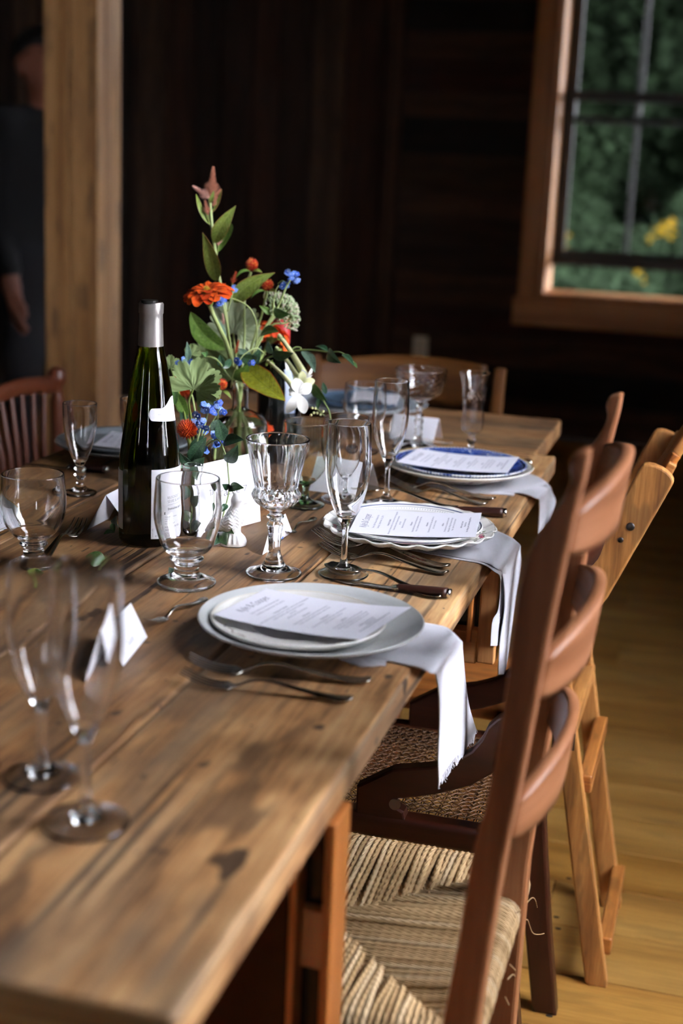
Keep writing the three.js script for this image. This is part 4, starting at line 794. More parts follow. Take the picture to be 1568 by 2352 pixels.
// sheet between two long edges, each a list of points; layers of folded cloth lie one on the other
function drape(left, right, { n = 60, m = 18, thick = 0.0016, wave = 0.0012, ph = 0, fringe = 0 } = {}) {
  const Lc = new THREE.CatmullRomCurve3(left, false, 'centripetal').getSpacedPoints(n), Rc = new THREE.CatmullRomCurve3(right, false, 'centripetal').getSpacedPoints(n);
  const f = rng(77 + ph * 10), jag = Array.from({ length: m + 1 }, () => f());
  return sheet((s, t) => {
    const i = Math.min(n - 1, Math.floor(t * n)), q = t * n - i, a = Lc[i].clone().lerp(Lc[i + 1], q), b = Rc[i].clone().lerp(Rc[i + 1], q), p = a.lerp(b, s);
    const hang = sst(TABLE_Y, TABLE_Y - 0.06, p.y); p.x += hang * (wave * Math.sin(s * 9 + ph + t * 2) + 0.0015 * Math.sin(t * 11 + s * 3)); 
    if (hang === 0) p.y += 0.0004 * Math.sin(s * 12 + t * 30);
    if (fringe && t > 0.985) p.y -= fringe * jag[Math.round(s * m)];
    return p;
  }, m, n, thick);
}
const XE = TX + 0.0075; // plane of the hanging cloth
const onT = (x, y, h = 0.0016) => onY(x, y, TABLE_Y + h), hangs = (x, y, o = 0) => onX(x, y, XE + o);
{ // nearest napkin, frayed at its end
  const t = thing('napkin', 'white frayed linen napkin hanging from the nearest setting', 'napkin', [0, 0, 0]);
  part('cloth', drape([onT(760, 1490), onT(880, 1515), onT(950, 1532), onT(985, 1544, 0.003), hangs(1001, 1566), hangs(1003, 1640), hangs(1003, 1720), hangs(1008, 1798)], [onT(850, 1400), onT(960, 1428), onT(1022, 1440), onT(1048, 1462, 0.003), hangs(1062, 1488), hangs(1072, 1560), hangs(1080, 1625), hangs(1093, 1680)], { fringe: 0.012, m: 22 }), linen, t);
  const th = [], f = rng(70), ea = hangs(1008, 1798), eb = hangs(1093, 1680); // loose threads along the hem
  for (let k = 0; k < 70; k++) { const p = ea.clone().lerp(eb, (k + 0.5) / 70).add(V(0, 0.004, 0)), L = rr(0.005, 0.013, f); th.push(tube([p, p.clone().add(V(rr(-0.002, 0.002, f), -L * 0.5, rr(-0.002, 0.002, f))), p.clone().add(V(rr(-0.003, 0.003, f), -L, rr(-0.003, 0.003, f)))], 0.00035, 4, 4)); }
  part('fringe', mergeGeometries(th), linen, t).userData.kind = 'stuff';
  part('folded_edge', drape([onT(770, 1510, 0.0008), onT(830, 1530, 0.0008), onT(885, 1528, 0.0008)], [onT(770, 1490, 0.0008), onT(830, 1500, 0.0008), onT(890, 1505, 0.0008)], { n: 20, m: 8, thick: 0.001 }), linen, t);
}
{ // middle napkin, two layers
  const t = thing('napkin', 'smooth white napkin folded in two, hanging from the scalloped-plate setting', 'napkin', [0, 0, 0]);
  part('cloth', drape([onT(960, 1262), onT(1050, 1280), onT(1110, 1292), onT(1138, 1305, 0.003), hangs(1152, 1330, 0.002), hangs(1155, 1400, 0.002), hangs(1148, 1470, 0.002), hangs(1146, 1550, 0.002)], [onT(1040, 1190), onT(1110, 1208), onT(1152, 1224), onT(1180, 1240, 0.003), hangs(1196, 1266, 0.002), hangs(1198, 1300, 0.002), hangs(1185, 1390, 0.002), hangs(1158, 1548, 0.002)], { ph: 1 }), linen, t);
  part('under_layer', drape([onT(940, 1264, 0.0006), onT(1040, 1283, 0.0006), onT(1105, 1296, 0.0006), onT(1134, 1312, 0.002), hangs(1147, 1345, -0.002), hangs(1144, 1400, -0.002), hangs(1133, 1428, -0.002), hangs(1130, 1484, -0.002)], [onT(1020, 1230, 0.0006), onT(1080, 1250, 0.0006), onT(1130, 1270, 0.0006), onT(1150, 1284, 0.002), hangs(1168, 1320, -0.002), hangs(1165, 1400, -0.002), hangs(1156, 1430, -0.002), hangs(1147, 1482, -0.002)], { ph: 2, thick: 0.001 }), linen, t);
}
{ // third napkin
  const t = thing('napkin', 'white napkin hanging from the blue-patterned setting', 'napkin', [0, 0, 0]);
  part('cloth', drape([onT(985, 1113), onT(1090, 1130), onT(1180, 1132), onT(1226, 1142, 0.003), hangs(1238, 1160), hangs(1240, 1190), hangs(1240, 1226)], [onT(1080, 1068), onT(1180, 1080), onT(1224, 1092), onT(1252, 1106, 0.003), hangs(1267, 1130), hangs(1274, 1155), hangs(1262, 1196)], { ph: 3 }), linen, t);
  part('folded_edge', drape([onT(955, 1108, 0.0008), onT(1040, 1128, 0.0008), onT(1180, 1138, 0.0008)], [onT(965, 1090, 0.0008), onT(1050, 1105, 0.0008), onT(1185, 1120, 0.0008)], { n: 20, m: 8, thick: 0.001 }), linen, t);
}
{ const p = onY(860, 930); // napkin folded on the head plate
  single('napkin', put(sheet((s, t) => V(lerp(-0.06, 0.06, s), 0.03 + 0.006 * Math.sin(s * 3.1) * Math.sin(t * 3.1) + 0.003 * Math.sin(s * 7 + t * 5), lerp(-0.05, 0.05, t)), 14, 14, 0.004), Dp.x + 0.03, TABLE_Y, Dp.z), linen, 'folded white napkin lying on the blue head plate', 'napkin'); }

// ---------------------------------------------------------------- bottles
const bottleGreen = new THREE.MeshPhysicalMaterial({ color: 0xffffff, roughness: 0.01, transmission: 1, thickness: 0.05, ior: 1.5, attenuationColor: new THREE.Color().setRGB(0.4, 0.44, 0.04), attenuationDistance: 0.017 });
const bottleDark = new THREE.MeshPhysicalMaterial({ color: 0x050708, roughness: 0.03, clearcoat: 1, clearcoatRoughness: 0.02 });
const foil = new THREE.MeshPhysicalMaterial({ color: 0xb9b2ae, metalness: 0.85, roughness: 0.38 });
// band that follows a turned contour between angles; lo(s), hi(s) give its edges
function band(contour, t0, t1, lo, hi, off = 0.0004) {
  const rAt = (y) => { for (let i = 0; i + 1 < contour.length; i++) { const [r0, y0] = contour[i], [r1, y1] = contour[i + 1]; if (y >= y0 && y <= y1) return lerp(r0, r1, (y - y0) / (y1 - y0 + 1e-9)); } return contour[contour.length - 1][0]; };
  return sheet((s, t) => { const y = lerp(lo(s), hi(s), t), a = lerp(t0, t1, s), r = rAt(y) + off; return V(r * Math.cos(a), y, r * Math.sin(a)); }, 40, 12, 0.0003);
}
{
  const p = onY(342, 1241), b = thing('wine_bottle', 'tall green wine bottle with silver foil neck and white labels', 'bottle', [p.x, TABLE_Y + 0.0006, p.z]);
  const c = curve2([[0.0395, 0.006], [0.0397, 0.05], [0.0397, 0.104], [0.0372, 0.13], [0.0335, 0.155], [0.0272, 0.203], [0.0215, 0.235], [0.0158, 0.262], [0.0143, 0.29], [0.0143, 0.306]], 60);
  part('glass_body', turned([[0, 0.012], [0.018, 0.0075], [0.03, 0.001], [0.035, 0], [0.0385, 0.0018], ...c, [0.0145, 0.311], [0.01, 0.3125], [0, 0.3125]], 96), bottleGreen, b);
  part('foil', turned([[0.0161, 0.2585], [0.0164, 0.2585], [0.0149, 0.292], [0.0149, 0.2995], [0.0157, 0.3], [0.0158, 0.3115], [0.0146, 0.3135], [0.0125, 0.3135], [0.0125, 0.3125], [0.0144, 0.31], [0.0144, 0.292], [0.0158, 0.2586]], 64, (r, y, t) => [r + 0.00015 * Math.sin(t * 11 + y * 300), y + (y > 0.31 ? 0.0012 * Math.sin(t * 2 + 1) : 0)]), foil, b, 'torn silver foil');
  part('mouth', put(new THREE.CylinderGeometry(0.0108, 0.0108, 0.0035, 32), -0.002, 0.3147, 0), std('#15140f', 0.4), b);
  const cam = Math.atan2(-p.z, -p.x);
  const lab = print(640, 760, (x, w, h) => {
    x.fillStyle = '#e2e0e6'; for (const r of [150, 118, 86]) { x.strokeStyle = '#dcdae2'; x.lineWidth = 12; x.beginPath(); x.arc(330, 200, r, 0, 7); x.stroke(); }
    x.fillStyle = '#3a3a40'; x.textAlign = 'left'; x.font = '52px sans-serif'; x.fillText('Granite', 260, 220); x.fillStyle = '#77777e'; x.font = '40px sans-serif'; x.fillText('MUSCADET', 120, 330); x.fillText('SÈVRE & MAINE', 120, 372);
    x.fillRect(120, 392, 320, 2); x.fillStyle = '#44444a'; x.font = 'bold 36px sans-serif'; x.fillText('Domaine de la', 115, 450); x.fillStyle = '#2b2b30'; x.fillRect(56, 470, 20, 34);
    x.fillStyle = '#66666c'; x.font = '20px sans-serif'; ['PRODUCT OF FRANCE', 'A.O.C.', 'SUR LIE', 'MIS EN BOUTEILLE'].forEach((s, k) => x.fillText(s, 68, 540 + k * 26));
    x.fillStyle = '#3a3a40'; x.font = '30px sans-serif'; x.fillText('ALCOHOL 12% VOL', 64, 660); x.fillText('WHITE WINE', 64, 694); x.font = '38px sans-serif'; x.fillText('℮ 750 ml', 40, 738);
    x.save(); x.translate(22, 740); x.rotate(-Math.PI / 2); x.font = '14px sans-serif'; x.fillText('contains sulfites', 0, 0); x.restore();
  }, '#dcdbe0');
  part('front_label', band(c, cam - 0.06, cam - 2.2, () => 0.012, () => 0.104), new THREE.MeshPhysicalMaterial({ map: lab, roughness: 0.7 }), b, 'white printed front label');
  const bar = print(256, 512, (x) => { x.fillStyle = '#55555c'; for (let k = 0; k < 60; k++) if ((k * 7) % 5 < 2) x.fillRect(200, 20 + k * 8, 50, 5); }, '#cfcdd0');
  part('back_label', band(c, cam + 1.02, cam + 2.4, () => 0.02, () => 0.098), new THREE.MeshPhysicalMaterial({ map: bar, roughness: 0.7 }), b);
  const sh = print(512, 256, (x) => { x.fillStyle = '#8b8b94'; x.font = '30px serif'; x.textAlign = 'right'; x.fillText('20', 470, 60); x.fillText('Made with organic grapes', 500, 130); x.fillText('Certified by Ecocert', 500, 165); x.fillText('FR', 500, 200); }, '#dcdbe2');
  part('shoulder_label', band(c, cam + 0.06, cam - 1.42, (s) => lerp(0.1665, 0.163, s) + 0.006 * Math.pow(clamp(1 - s / 0.1), 2), (s) => 0.182 + 0.013 * sst(0.36, 0.86, s) - 0.006 * Math.pow(clamp(1 - s / 0.1), 2)), new THREE.MeshPhysicalMaterial({ map: sh, roughness: 0.7 }), b, 'wavy white shoulder label');
}
{
  const p = onY(637, 1062), b = thing('dark_bottle', 'dark bottle standing behind the flower vase under the white flower', 'bottle', [p.x, TABLE_Y + 0.0006, p.z]);
  const c = curve2([[0.0365, 0.006], [0.037, 0.1], [0.034, 0.135], [0.024, 0.165], [0.0155, 0.19], [0.0135, 0.21], [0.0135, 0.235]], 40);
  part('glass_body', turned([[0, 0.003], [0.033, 0], ...c, [0.011, 0.2355], [0, 0.2355]], 64), bottleDark, b);
  part('foil', turned([[0.0141, 0.2], [0.0143, 0.2], [0.0141, 0.239], [0, 0.239], [0, 0.2365], [0.0137, 0.236]], 48), std('#b8393a', 0.4), b, 'red neck foil');
  const cam = Math.atan2(-p.z, -p.x);
  part('label', band(c, cam - 0.25, cam - 0.75, (s) => 0.09, () => 0.16), std('#aeb9cf', 0.6), b, 'pale bluish label');
}
{ // white bird
  const p = onY(535, 1252); const y = TABLE_Y;
  const caps = [
    [-0.004, 0.0035, 0, 0.0128, 0.004, 0.0035, 0, 0.0128], [0, 0.008, 0, 0.0105, 0, 0.018, 0, 0.009],           // flared foot
    [-0.003, 0.027, 0, 0.0128, 0.002, 0.036, 0, 0.0115], [0.0015, 0.04, 0, 0.0095, 0.0035, 0.05, 0, 0.0072],       // breast, neck
    [0.0045, 0.0572, 0, 0.0086, 0.005, 0.0575, 0, 0.0086], [0.0125, 0.0568, 0, 0.0034, 0.0185, 0.0546, 0, 0.0008], // head, beak
    [0.002, 0.0648, 0, 0.0026, -0.0015, 0.0676, 0, 0.001], [-0.0105, 0.026, 0, 0.0075, -0.026, 0.0155, 0, 0.0026], [-0.004, 0.034, 0.0095, 0.005, -0.016, 0.022, 0.006, 0.0025], [-0.004, 0.034, -0.0095, 0.005, -0.016, 0.022, -0.006, 0.0025],
    [0.0098, 0.0592, 0.0055, 0.0016, 0.0099, 0.0592, 0.0055, 0.0016], [0.0098, 0.0592, -0.0055, 0.0016, 0.0099, 0.0592, -0.0055, 0.0016]];
  const g = blob(caps, [-0.036, -0.0005, -0.02], [0.024, 0.07, 0.02], 96, 0.0013, (x, yy, z) => 0.00035 * Math.sin(yy * 1500 + 2.2 * Math.sin(Math.atan2(z, x) * 9)) * sst(0.02, 0.026, yy) * sst(0.05, 0.044, yy) + 0.0005 * Math.cos(Math.atan2(z, x) * 13) * sst(0.002, 0.006, yy) * sst(0.017, 0.012, yy), 0);
  const b = single('bird_figurine', g, std('#efedec', 0.22, { clearcoat: 0.5, clearcoatRoughness: 0.1 }), 'small white glazed bird figurine standing before the number card', 'figurine', null, V(p.x, y + 0.0004, p.z));
  b.rotation.y = 0.25; b.scale.setScalar(1.06);
}
// smooth union of tapered capsules, meshed; floorY cuts it flat
var _b; function blob(caps, lo, hi, n, k, detail, floorY = null) {
  const mc = new MarchingCubes(n, new THREE.MeshStandardMaterial(), false, false, 120000); mc.isolation = 0;
  const S = Math.max(hi[0] - lo[0], hi[1] - lo[1], hi[2] - lo[2]) / 2 * 1.06, C = [0, 1, 2].map((i) => (lo[i] + hi[i]) / 2);
  for (let z = 0; z < n; z++) for (let yy = 0; yy < n; yy++) for (let x = 0; x < n; x++) {
    const px = C[0] + S * (x - n / 2) / (n / 2), py = C[1] + S * (yy - n / 2) / (n / 2), pz = C[2] + S * (z - n / 2) / (n / 2);
    let acc = 0;
    for (const [ax, ay, az, ra, bx, by, bz, rb] of caps) {
      const dx = bx - ax, dy = by - ay, dz = bz - az, t = clamp(((px - ax) * dx + (py - ay) * dy + (pz - az) * dz) / (dx * dx + dy * dy + dz * dz + 1e-12));
      acc += Math.exp(-(Math.hypot(px - ax - dx * t, py - ay - dy * t, pz - az - dz * t) - lerp(ra, rb, t)) / k);
    }
    let d = acc > 0 ? -k * Math.log(acc) : 1; if (detail) d -= detail(px, py, pz); if (floorY !== null) d = Math.max(d, floorY - py);
    mc.field[x + yy * n + z * n * n] = -d;
  }
  mc.update();
  const c = mc.count, g = new THREE.BufferGeometry();
  const P = new Float32Array(c * 3), N = new Float32Array(c * 3);
  for (let i = 0; i < c; i++) for (let j = 0; j < 3; j++) { P[i * 3 + j] = C[j] + S * mc.positionArray[i * 3 + j]; N[i * 3 + j] = mc.normalArray[i * 3 + j]; }
  g.setAttribute('position', new THREE.BufferAttribute(P, 3));
  const m = mergeVertices(g, 1e-6 * S * 10); m.computeVertexNormals();
  return outward(m);
}
// ---------------------------------------------------------------- flowers
const CR = V(1, 0, 0).applyQuaternion(camera.quaternion), CU = V(0, 1, 0).applyQuaternion(camera.quaternion), CB = V(0, 0, 1).applyQuaternion(camera.quaternion);
const px2m = (n, d) => n * d / 3267;
function veinTex(base, vein, edge, { side = 9, w = 256, h = 512, strong = 1 } = {}) {
  return print(w, h, (x) => {
    const f = rng(base.length * 31 + side); for (let k = 0; k < 1600; k++) { x.fillStyle = f() < 0.5 ? 'rgba(0,0,0,0.04)' : 'rgba(255,255,220,0.04)'; x.beginPath(); x.arc(f() * w, f() * h, 3 + f() * 12, 0, 7); x.fill(); }
    if (edge) { x.strokeStyle = edge; x.lineWidth = 14; x.strokeRect(0, 0, w, h); }
    x.strokeStyle = vein; x.lineWidth = 5 * strong; x.beginPath(); x.moveTo(w / 2, 0); x.lineTo(w / 2, h); x.stroke();
    x.lineWidth = 2.2 * strong; for (let k = 0; k < side; k++) for (const s of [-1, 1]) { const y = (k + 0.4) / side * h; x.beginPath(); x.moveTo(w / 2, y); x.quadraticCurveTo(w / 2 + s * w * 0.25, y + h * 0.05, w / 2 + s * w * 0.5, y + h * 0.17); x.stroke(); }
  }, base);
}
const veinBump = print(256, 512, (x, w, h) => { x.strokeStyle = '#000'; x.lineWidth = 7; x.beginPath(); x.moveTo(w / 2, 0); x.lineTo(w / 2, h); x.stroke(); x.lineWidth = 4; for (let k = 0; k < 10; k++) for (const s of [-1, 1]) { const y = (k + 0.4) / 10 * h; x.beginPath(); x.moveTo(w / 2, y); x.quadraticCurveTo(w / 2 + s * w * 0.25, y + h * 0.05, w / 2 + s * w * 0.5, y + h * 0.17); x.stroke(); } }, '#999');
const leafMat = (base, vein, edge, o = {}) => new THREE.MeshPhysicalMaterial({ map: veinTex(base, vein, edge, o), bumpMap: veinBump, bumpScale: o.bump ?? 0.0006, roughness: o.rough ?? 0.55, transmission: o.through ?? 0, thickness: 0 });
const M = {
  celosia: leafMat('#839a3a', '#a9bd62', '#9a6a38', { bump: 0.0011 }), celosiaDark: leafMat('#557a24', '#7d9a3c', null), yellow: leafMat('#a2a41c', '#7a8a14', '#b0501c', { bump: 0.0012, side: 10 }),
  vinca: leafMat('#23452c', '#567a4c', null, { rough: 0.28, side: 7, bump: 0.0003 }), vincaLight: leafMat('#3f6a2c', '#7fa060', null, { rough: 0.3, side: 7, bump: 0.0003 }), vincaGrey: leafMat('#5f7d68', '#93aa90', null, { rough: 0.3, side: 7, bump: 0.0003 }),
  grey: std('#84965f', 0.75), greyPale: std('#aab692', 0.75),
  stem: std('#7d8f42', 0.5), stemPale: std('#a7b574', 0.5), stemDark: std('#5b4a2e', 0.5), stemVinca: std('#8c9e62', 0.45),
  plume: std('#b5755c', 0.7), plumePink: std('#cf9a8a', 0.7), orange: std('#e2560c', 0.6, { sheen: 0.3, sheenColor: new THREE.Color('#ffb070') }), orangeDeep: std('#c43c08', 0.6), orangeBack: std('#d58a4c', 0.65), gold: std('#b58a1c', 0.6),
  gom: std('#c63a1e', 0.6), gomTip: std('#e08a3a', 0.6), blue: std('#5c82d6', 0.55), bluePale: std('#86a4e4', 0.55), blueDeep: std('#3658b4', 0.55), white: std('#f1efe8', 0.6), cream: std('#d6d6a0', 0.55), sedum: std('#a9b98e', 0.6), sedumPink: std('#d8c9bc', 0.6), rust: std('#a8401c', 0.7),
};
// leaf blade between a base and a tip point; the face turns by roll about its midrib, the midrib bows by bow along the face
function leafGeo(a, b, width, { roll = 0, bow = 0.1, fold = 0.25, wide = 0.42, side = 0, wave = 0, n = 14 } = {}) {
  const d = b.clone().sub(a), L = d.length(), t0 = d.clone().normalize(), face = CB.clone().addScaledVector(t0, -CB.dot(t0)).normalize().applyAxisAngle(t0, roll), lat = t0.clone().cross(face);
  return sheet((s, t) => {
    const q = s * 2 - 1, e0 = 0.75, e1 = e0 * (1 - wide) / wide * 1.05, pk = e0 / (e0 + e1), w = width / 2 * Math.pow(t, e0) * Math.pow(1 - t, e1) / (Math.pow(pk, e0) * Math.pow(1 - pk, e1)) + 0.0003;
    return a.clone().addScaledVector(d, t).addScaledVector(face, bow * L * 4 * t * (1 - t) + fold * Math.abs(q) * w + wave * w * Math.sin(t * 19 + q * 2) * Math.abs(q)).addScaledVector(lat, q * w + side * L * 4 * t * (1 - t));
  }, 8, n, 0.0004);
}
const leaf = (o, mat, a, b, wpx, opt = {}, name = 'leaf') => part(name, leafGeo(at(...a), at(...b), px2m(wpx, (a[2] + b[2]) / 2), opt), mat, o);
const stem = (o, mat, pts, r, name = 'stem', n = 24) => part(name, tube(pts.map((p) => at(...p)), r, n, 7), mat, o);
// rounded, lobed and scalloped blade seen face on
function palmGeo(base, ang, Rr, lobes, { tilt = 0, span = 2.5, cup = 0.12 } = {}) {
  const u = CR.clone().multiplyScalar(Math.cos(ang)).addScaledVector(CU, Math.sin(ang)), v = CR.clone().multiplyScalar(-Math.sin(ang)).addScaledVector(CU, Math.cos(ang)), nn = CB.clone();
  u.applyAxisAngle(v, tilt); nn.applyAxisAngle(v, tilt);
  return sheet((s, t) => {
    const th = lerp(-span, span, s), k = (s * lobes) % 1, tooth = Math.abs(Math.sin(k * Math.PI * 4)), r = Rr * (0.7 + 0.3 * Math.pow(Math.sin(Math.PI * clamp(k, 0.001, 0.999)), 0.55)) * (1 - 0.28 * Math.pow(Math.abs(th) / span, 1.5)) * (0.93 + 0.1 * Math.pow(tooth, 0.5));
    const q = Math.pow(t, 0.9) * r, rib = 0.012 * Rr * Math.pow(Math.abs(Math.cos(k * Math.PI)), 6) - 0.02 * Rr * Math.pow(Math.sin(k * Math.PI), 10) + 0.012 * Rr * Math.sin(k * 12.566) * Math.sin(t * 9);
    return base.clone().addScaledVector(u, Math.cos(th) * q).addScaledVector(v, Math.sin(th) * q).addScaledVector(nn, cup * q * (0.4 + Math.sin(s * lobes * Math.PI * 2) * 0.35) * t + rib * sst(0.05, 0.3, t));
  }, lobes * 24, 10, 0.0004);
}
const palm = (o, mat, b, ang, rpx, lobes, opt, name = 'leaf') => part(name, palmGeo(at(...b), ang, px2m(rpx, b[2]), lobes, opt), mat, o);
// merge many small bodies into one part
function scatterOn(points, geoAt) { return mergeGeometries(points.map(geoAt)); }
const orient = (g, p, dir, roll = 0) => { const q = new THREE.Quaternion().setFromUnitVectors(V(0, 1, 0), dir.clone().normalize()); g.rotateY(roll); g.applyQuaternion(q); g.translate(p.x, p.y, p.z); return g; };
const flower = (name, label, group) => thing(name, label, 'flower', [0, 0, 0], 0, group);

// glass vase
const VP = onY(547, 1112), vaseTop = 0.162;
{
  const o = [[0.04, 0.0015], [0.0425, 0.006], [0.043, 0.03], [0.043, 0.088], [0.0405, 0.1], [0.034, 0.109], [0.022, 0.115], [0.014, 0.119], [0.0125, 0.126], [0.0122, 0.148], [0.0135, 0.153], [0.0142, 0.157], [0.0135, 0.161]];
  const c = curve2(o, 70), inner = c.filter(([r, y]) => y > 0.006).map(([r, y]) => [r - 0.0022, y]).reverse();
  const vase = thing('glass_vase', 'clear round-shouldered glass bottle vase holding the tall bouquet', 'vase', [VP.x, TABLE_Y + 0.0006, VP.z]);
  part('glass_body', turned([[0, 0.003], [0.03, 0.002], [0.038, 0], ...c, [0.0125, 0.1622], ...inner, [0.036, 0.007], [0, 0.008]], 80), clear, vase);
  const wl = inner.slice().reverse().filter(([r, y]) => y < 0.098 && y > 0.008);
  part('water', turned([[0, 0.0081], [0.0355, 0.0081], ...wl.map(([r, y]) => [r - 0.0004, y]), [wl[wl.length - 1][0] - 0.003, 0.0985], [0, 0.0982]], 64), new THREE.MeshPhysicalMaterial({ color: 0xffffff, roughness: 0, transmission: 1, thickness: 0.05, ior: 1.33 }), vase);
}
const D = 2.23, inVase = (k) => { const a = k * 2.399; return [[547 + 9 * Math.cos(a), 905, D + 0.006 * Math.sin(a)], [547 + 7 * Math.cos(a + 2.6), 940, D], [545 + 32 * Math.cos(a + 3), 1050, D + 0.018 * Math.sin(a)]]; };
let vs = 0;
{ // celosia
  const o = flower('celosia', 'tall celosia with a pinkish brown feathery plume at the very top');
  stem(o, M.stemPale, [[481, 455, 2.2], [486, 513, 2.2], [492, 562, 2.2], [502, 630, 2.2], [516, 703, 2.2], [527, 789, 2.21], [537, 850, 2.22], ...inVase(vs++)], 0.0026, 'stem', 60);
  const f = rng(33);
  const plume = (tip, base, wpx, nB, m = M.plume) => { // bracts set in a spiral round an axis
    const a = at(...base), b = at(...tip), d = b.clone().sub(a), L = d.length(), W = px2m(wpx, base[2]) / 2, ax = d.clone().normalize(), gs = [];
    const s1 = V(0.3, 0.2, 1).cross(ax).normalize(), s2 = ax.clone().cross(s1);
    for (let k = 0; k < nB; k++) { const t = k / nB, an = k * 2.399, r = W * Math.pow(1 - t, 0.75) * (0.55 + 0.45 * Math.sin(Math.PI * Math.min(1, t * 2 + 0.25))), p = a.clone().addScaledVector(d, t), out = s1.clone().multiplyScalar(Math.cos(an)).addScaledVector(s2, Math.sin(an)); const len = r * 1.7 + 0.0028; gs.push(orient(new THREE.ConeGeometry(0.0006, len, 4).translate(0, len / 2, 0), p, out.addScaledVector(ax, 0.75 + rr(0, 0.5, f)))); }
    gs.push(orient(new THREE.ConeGeometry(W * 0.28, L, 7).translate(0, L / 2, 0), a, ax));
    part('plume', mergeGeometries(gs.map((g) => (g.index ? g.toNonIndexed() : g))), m, o);
  };
  plume([490, 384, 2.2], [485, 452, 2.2], 30, 420); plume([443, 428, 2.195], [482, 455, 2.2], 22, 240, M.plumePink); plume([506, 436, 2.21], [484, 462, 2.2], 18, 110); plume([471, 461, 2.19], [477, 493, 2.195], 16, 110); plume([497, 452, 2.21], [489, 474, 2.205], 12, 60); plume([515, 499, 2.22], [499, 522, 2.21], 14, 80); plume([505, 537, 2.2], [501, 564, 2.2], 15, 90, M.plumePink);
  stem(o, M.stem, [[477, 492, 2.195], [479, 505, 2.197], [483, 520, 2.2]], 0.0009); stem(o, M.stem, [[500, 521, 2.21], [495, 540, 2.205], [492, 555, 2.2]], 0.0009); stem(o, M.stem, [[501, 563, 2.2], [500, 575, 2.2], [497, 590, 2.2]], 0.0009);
  leaf(o, M.celosia, [481, 516, 2.198], [450, 445, 2.18], 15, { roll: 0.5, bow: -0.12 }); leaf(o, M.celosia, [487, 488, 2.2], [509, 434, 2.22], 10, { roll: -0.6, bow: -0.08 }); leaf(o, M.celosia, [482, 466, 2.19], [491, 438, 2.18], 9, { roll: 0.3 });
  leaf(o, M.celosia, [492, 558, 2.2], [542, 472, 2.16], 34, { roll: 0.35, bow: 0.1, side: -0.06 }); leaf(o, M.celosiaDark, [503, 578, 2.205], [527, 512, 2.25], 30, { roll: -0.5, side: 0.12 });
  leaf(o, M.celosia, [496, 646, 2.2], [465, 534, 2.15], 38, { roll: -0.4, bow: 0.08, side: 0.08 });
  leaf(o, M.celosia, [536, 694, 2.2], [632, 626, 2.17], 46, { roll: 0.7, bow: 0.05, side: -0.14, wide: 0.4 });
  leaf(o, M.celosiaDark, [521, 802, 2.2], [437, 716, 2.16], 46, { roll: -0.3, bow: 0.05, side: -0.1, wide: 0.5 });
  leaf(o, M.vincaGrey, [516, 790, 2.2], [487, 722, 2.2], 20, { roll: 1.0 });
  leaf(o, M.yellow, [562, 842, 2.17], [655, 921, 2.1], 62, { roll: -0.35, bow: 0.06, side: 0.05, wide: 0.45, wave: 0.06, n: 20 }, 'yellow_leaf');
  plume([542, 624, 2.2], [534, 652, 2.2], 13, 50, M.rust); stem(o, M.stem, [[534, 650, 2.2], [530, 675, 2.2], [524, 715, 2.2]], 0.0011); plume([511, 720, 2.19], [514, 745, 2.19], 8, 30, M.plumePink); plume([548, 782, 2.17], [541, 812, 2.17], 10, 40, M.rust); stem(o, M.stem, [[541, 810, 2.17], [539, 835, 2.18], [540, 868, 2.2]], 0.001);
}
// zinnia head: rings of petals round a cone of golden florets
function zinnia(o, c, nrm, Rr, seed, { mats = [M.orange, M.orangeDeep, M.orange], rings = 3, droop = 0.15 } = {}) {
  const f = rng(seed), n = nrm.clone().normalize(), a = V(0.2, 0.1, 1).cross(n).normalize(), b = n.clone().cross(a);
  for (let k = 0; k < rings; k++) {
    const cnt = [15, 13, 10][k], len = Rr * [1, 0.82, 0.58][k], lift = [0, 0.12, 0.24][k] * Rr;
    for (let i = 0; i < cnt; i++) {
      const th = (i + 0.5 * k) / cnt * 6.2832 + rr(-0.09, 0.09, f), L = len * rr(0.88, 1.06, f), W = L * rr(0.46, 0.56, f) * (k === 2 ? 1.2 : 1), cup = rr(0.1, 0.35, f), dr = droop * rr(0.5, 1.4, f) * (1 - k * 0.5), tw = rr(-0.25, 0.25, f);
      const out = a.clone().multiplyScalar(Math.cos(th)).addScaledVector(b, Math.sin(th)), lat = n.clone().cross(out);
      part('petal', sheet((s, t) => { const q = s * 2 - 1, w = W / 2 * Math.pow(Math.sin(Math.PI * Math.pow(clamp(t * 0.93 + 0.02, 0, 1), 1.35)), 0.6); return c.clone().addScaledVector(out, L * (0.12 + 0.88 * t)).addScaledVector(lat, q * w).addScaledVector(n, lift + 0.22 * L * Math.sin(t * 2.2) - dr * L * t * t + cup * w * q * q + tw * w * q * t); }, 6, 9, 0.0005), mats[(k + i) % mats.length], o);
    }
  }
  const gs = []; for (let k = 0; k < 60; k++) { const t = k / 60, r = Rr * 0.2 * Math.sqrt(1 - t), th = k * 2.399, p = c.clone().addScaledVector(a, Math.cos(th) * r).addScaledVector(b, Math.sin(th) * r).addScaledVector(n, Rr * (0.12 + 0.3 * t)); gs.push(orient(new THREE.ConeGeometry(0.0009, 0.004, 5), p, n.clone().addScaledVector(a, Math.cos(th) * 0.6).addScaledVector(b, Math.sin(th) * 0.6)).toNonIndexed()); }
  gs.push(orient(new THREE.SphereGeometry(Rr * 0.2, 10, 8).toNonIndexed(), c.clone().addScaledVector(n, Rr * 0.15), n));
  part('disc_florets', mergeGeometries(gs), M.gold, o);
  part('calyx', orient(turned([[0, 0], [0.004, 0.0], [0.0075, 0.006], [0.0095, 0.012], [0.008, 0.016], [0, 0.016]], 20), c.clone().addScaledVector(n, -0.014), n), M.stem, o);
}
const UPV = V(0, 1, 0);
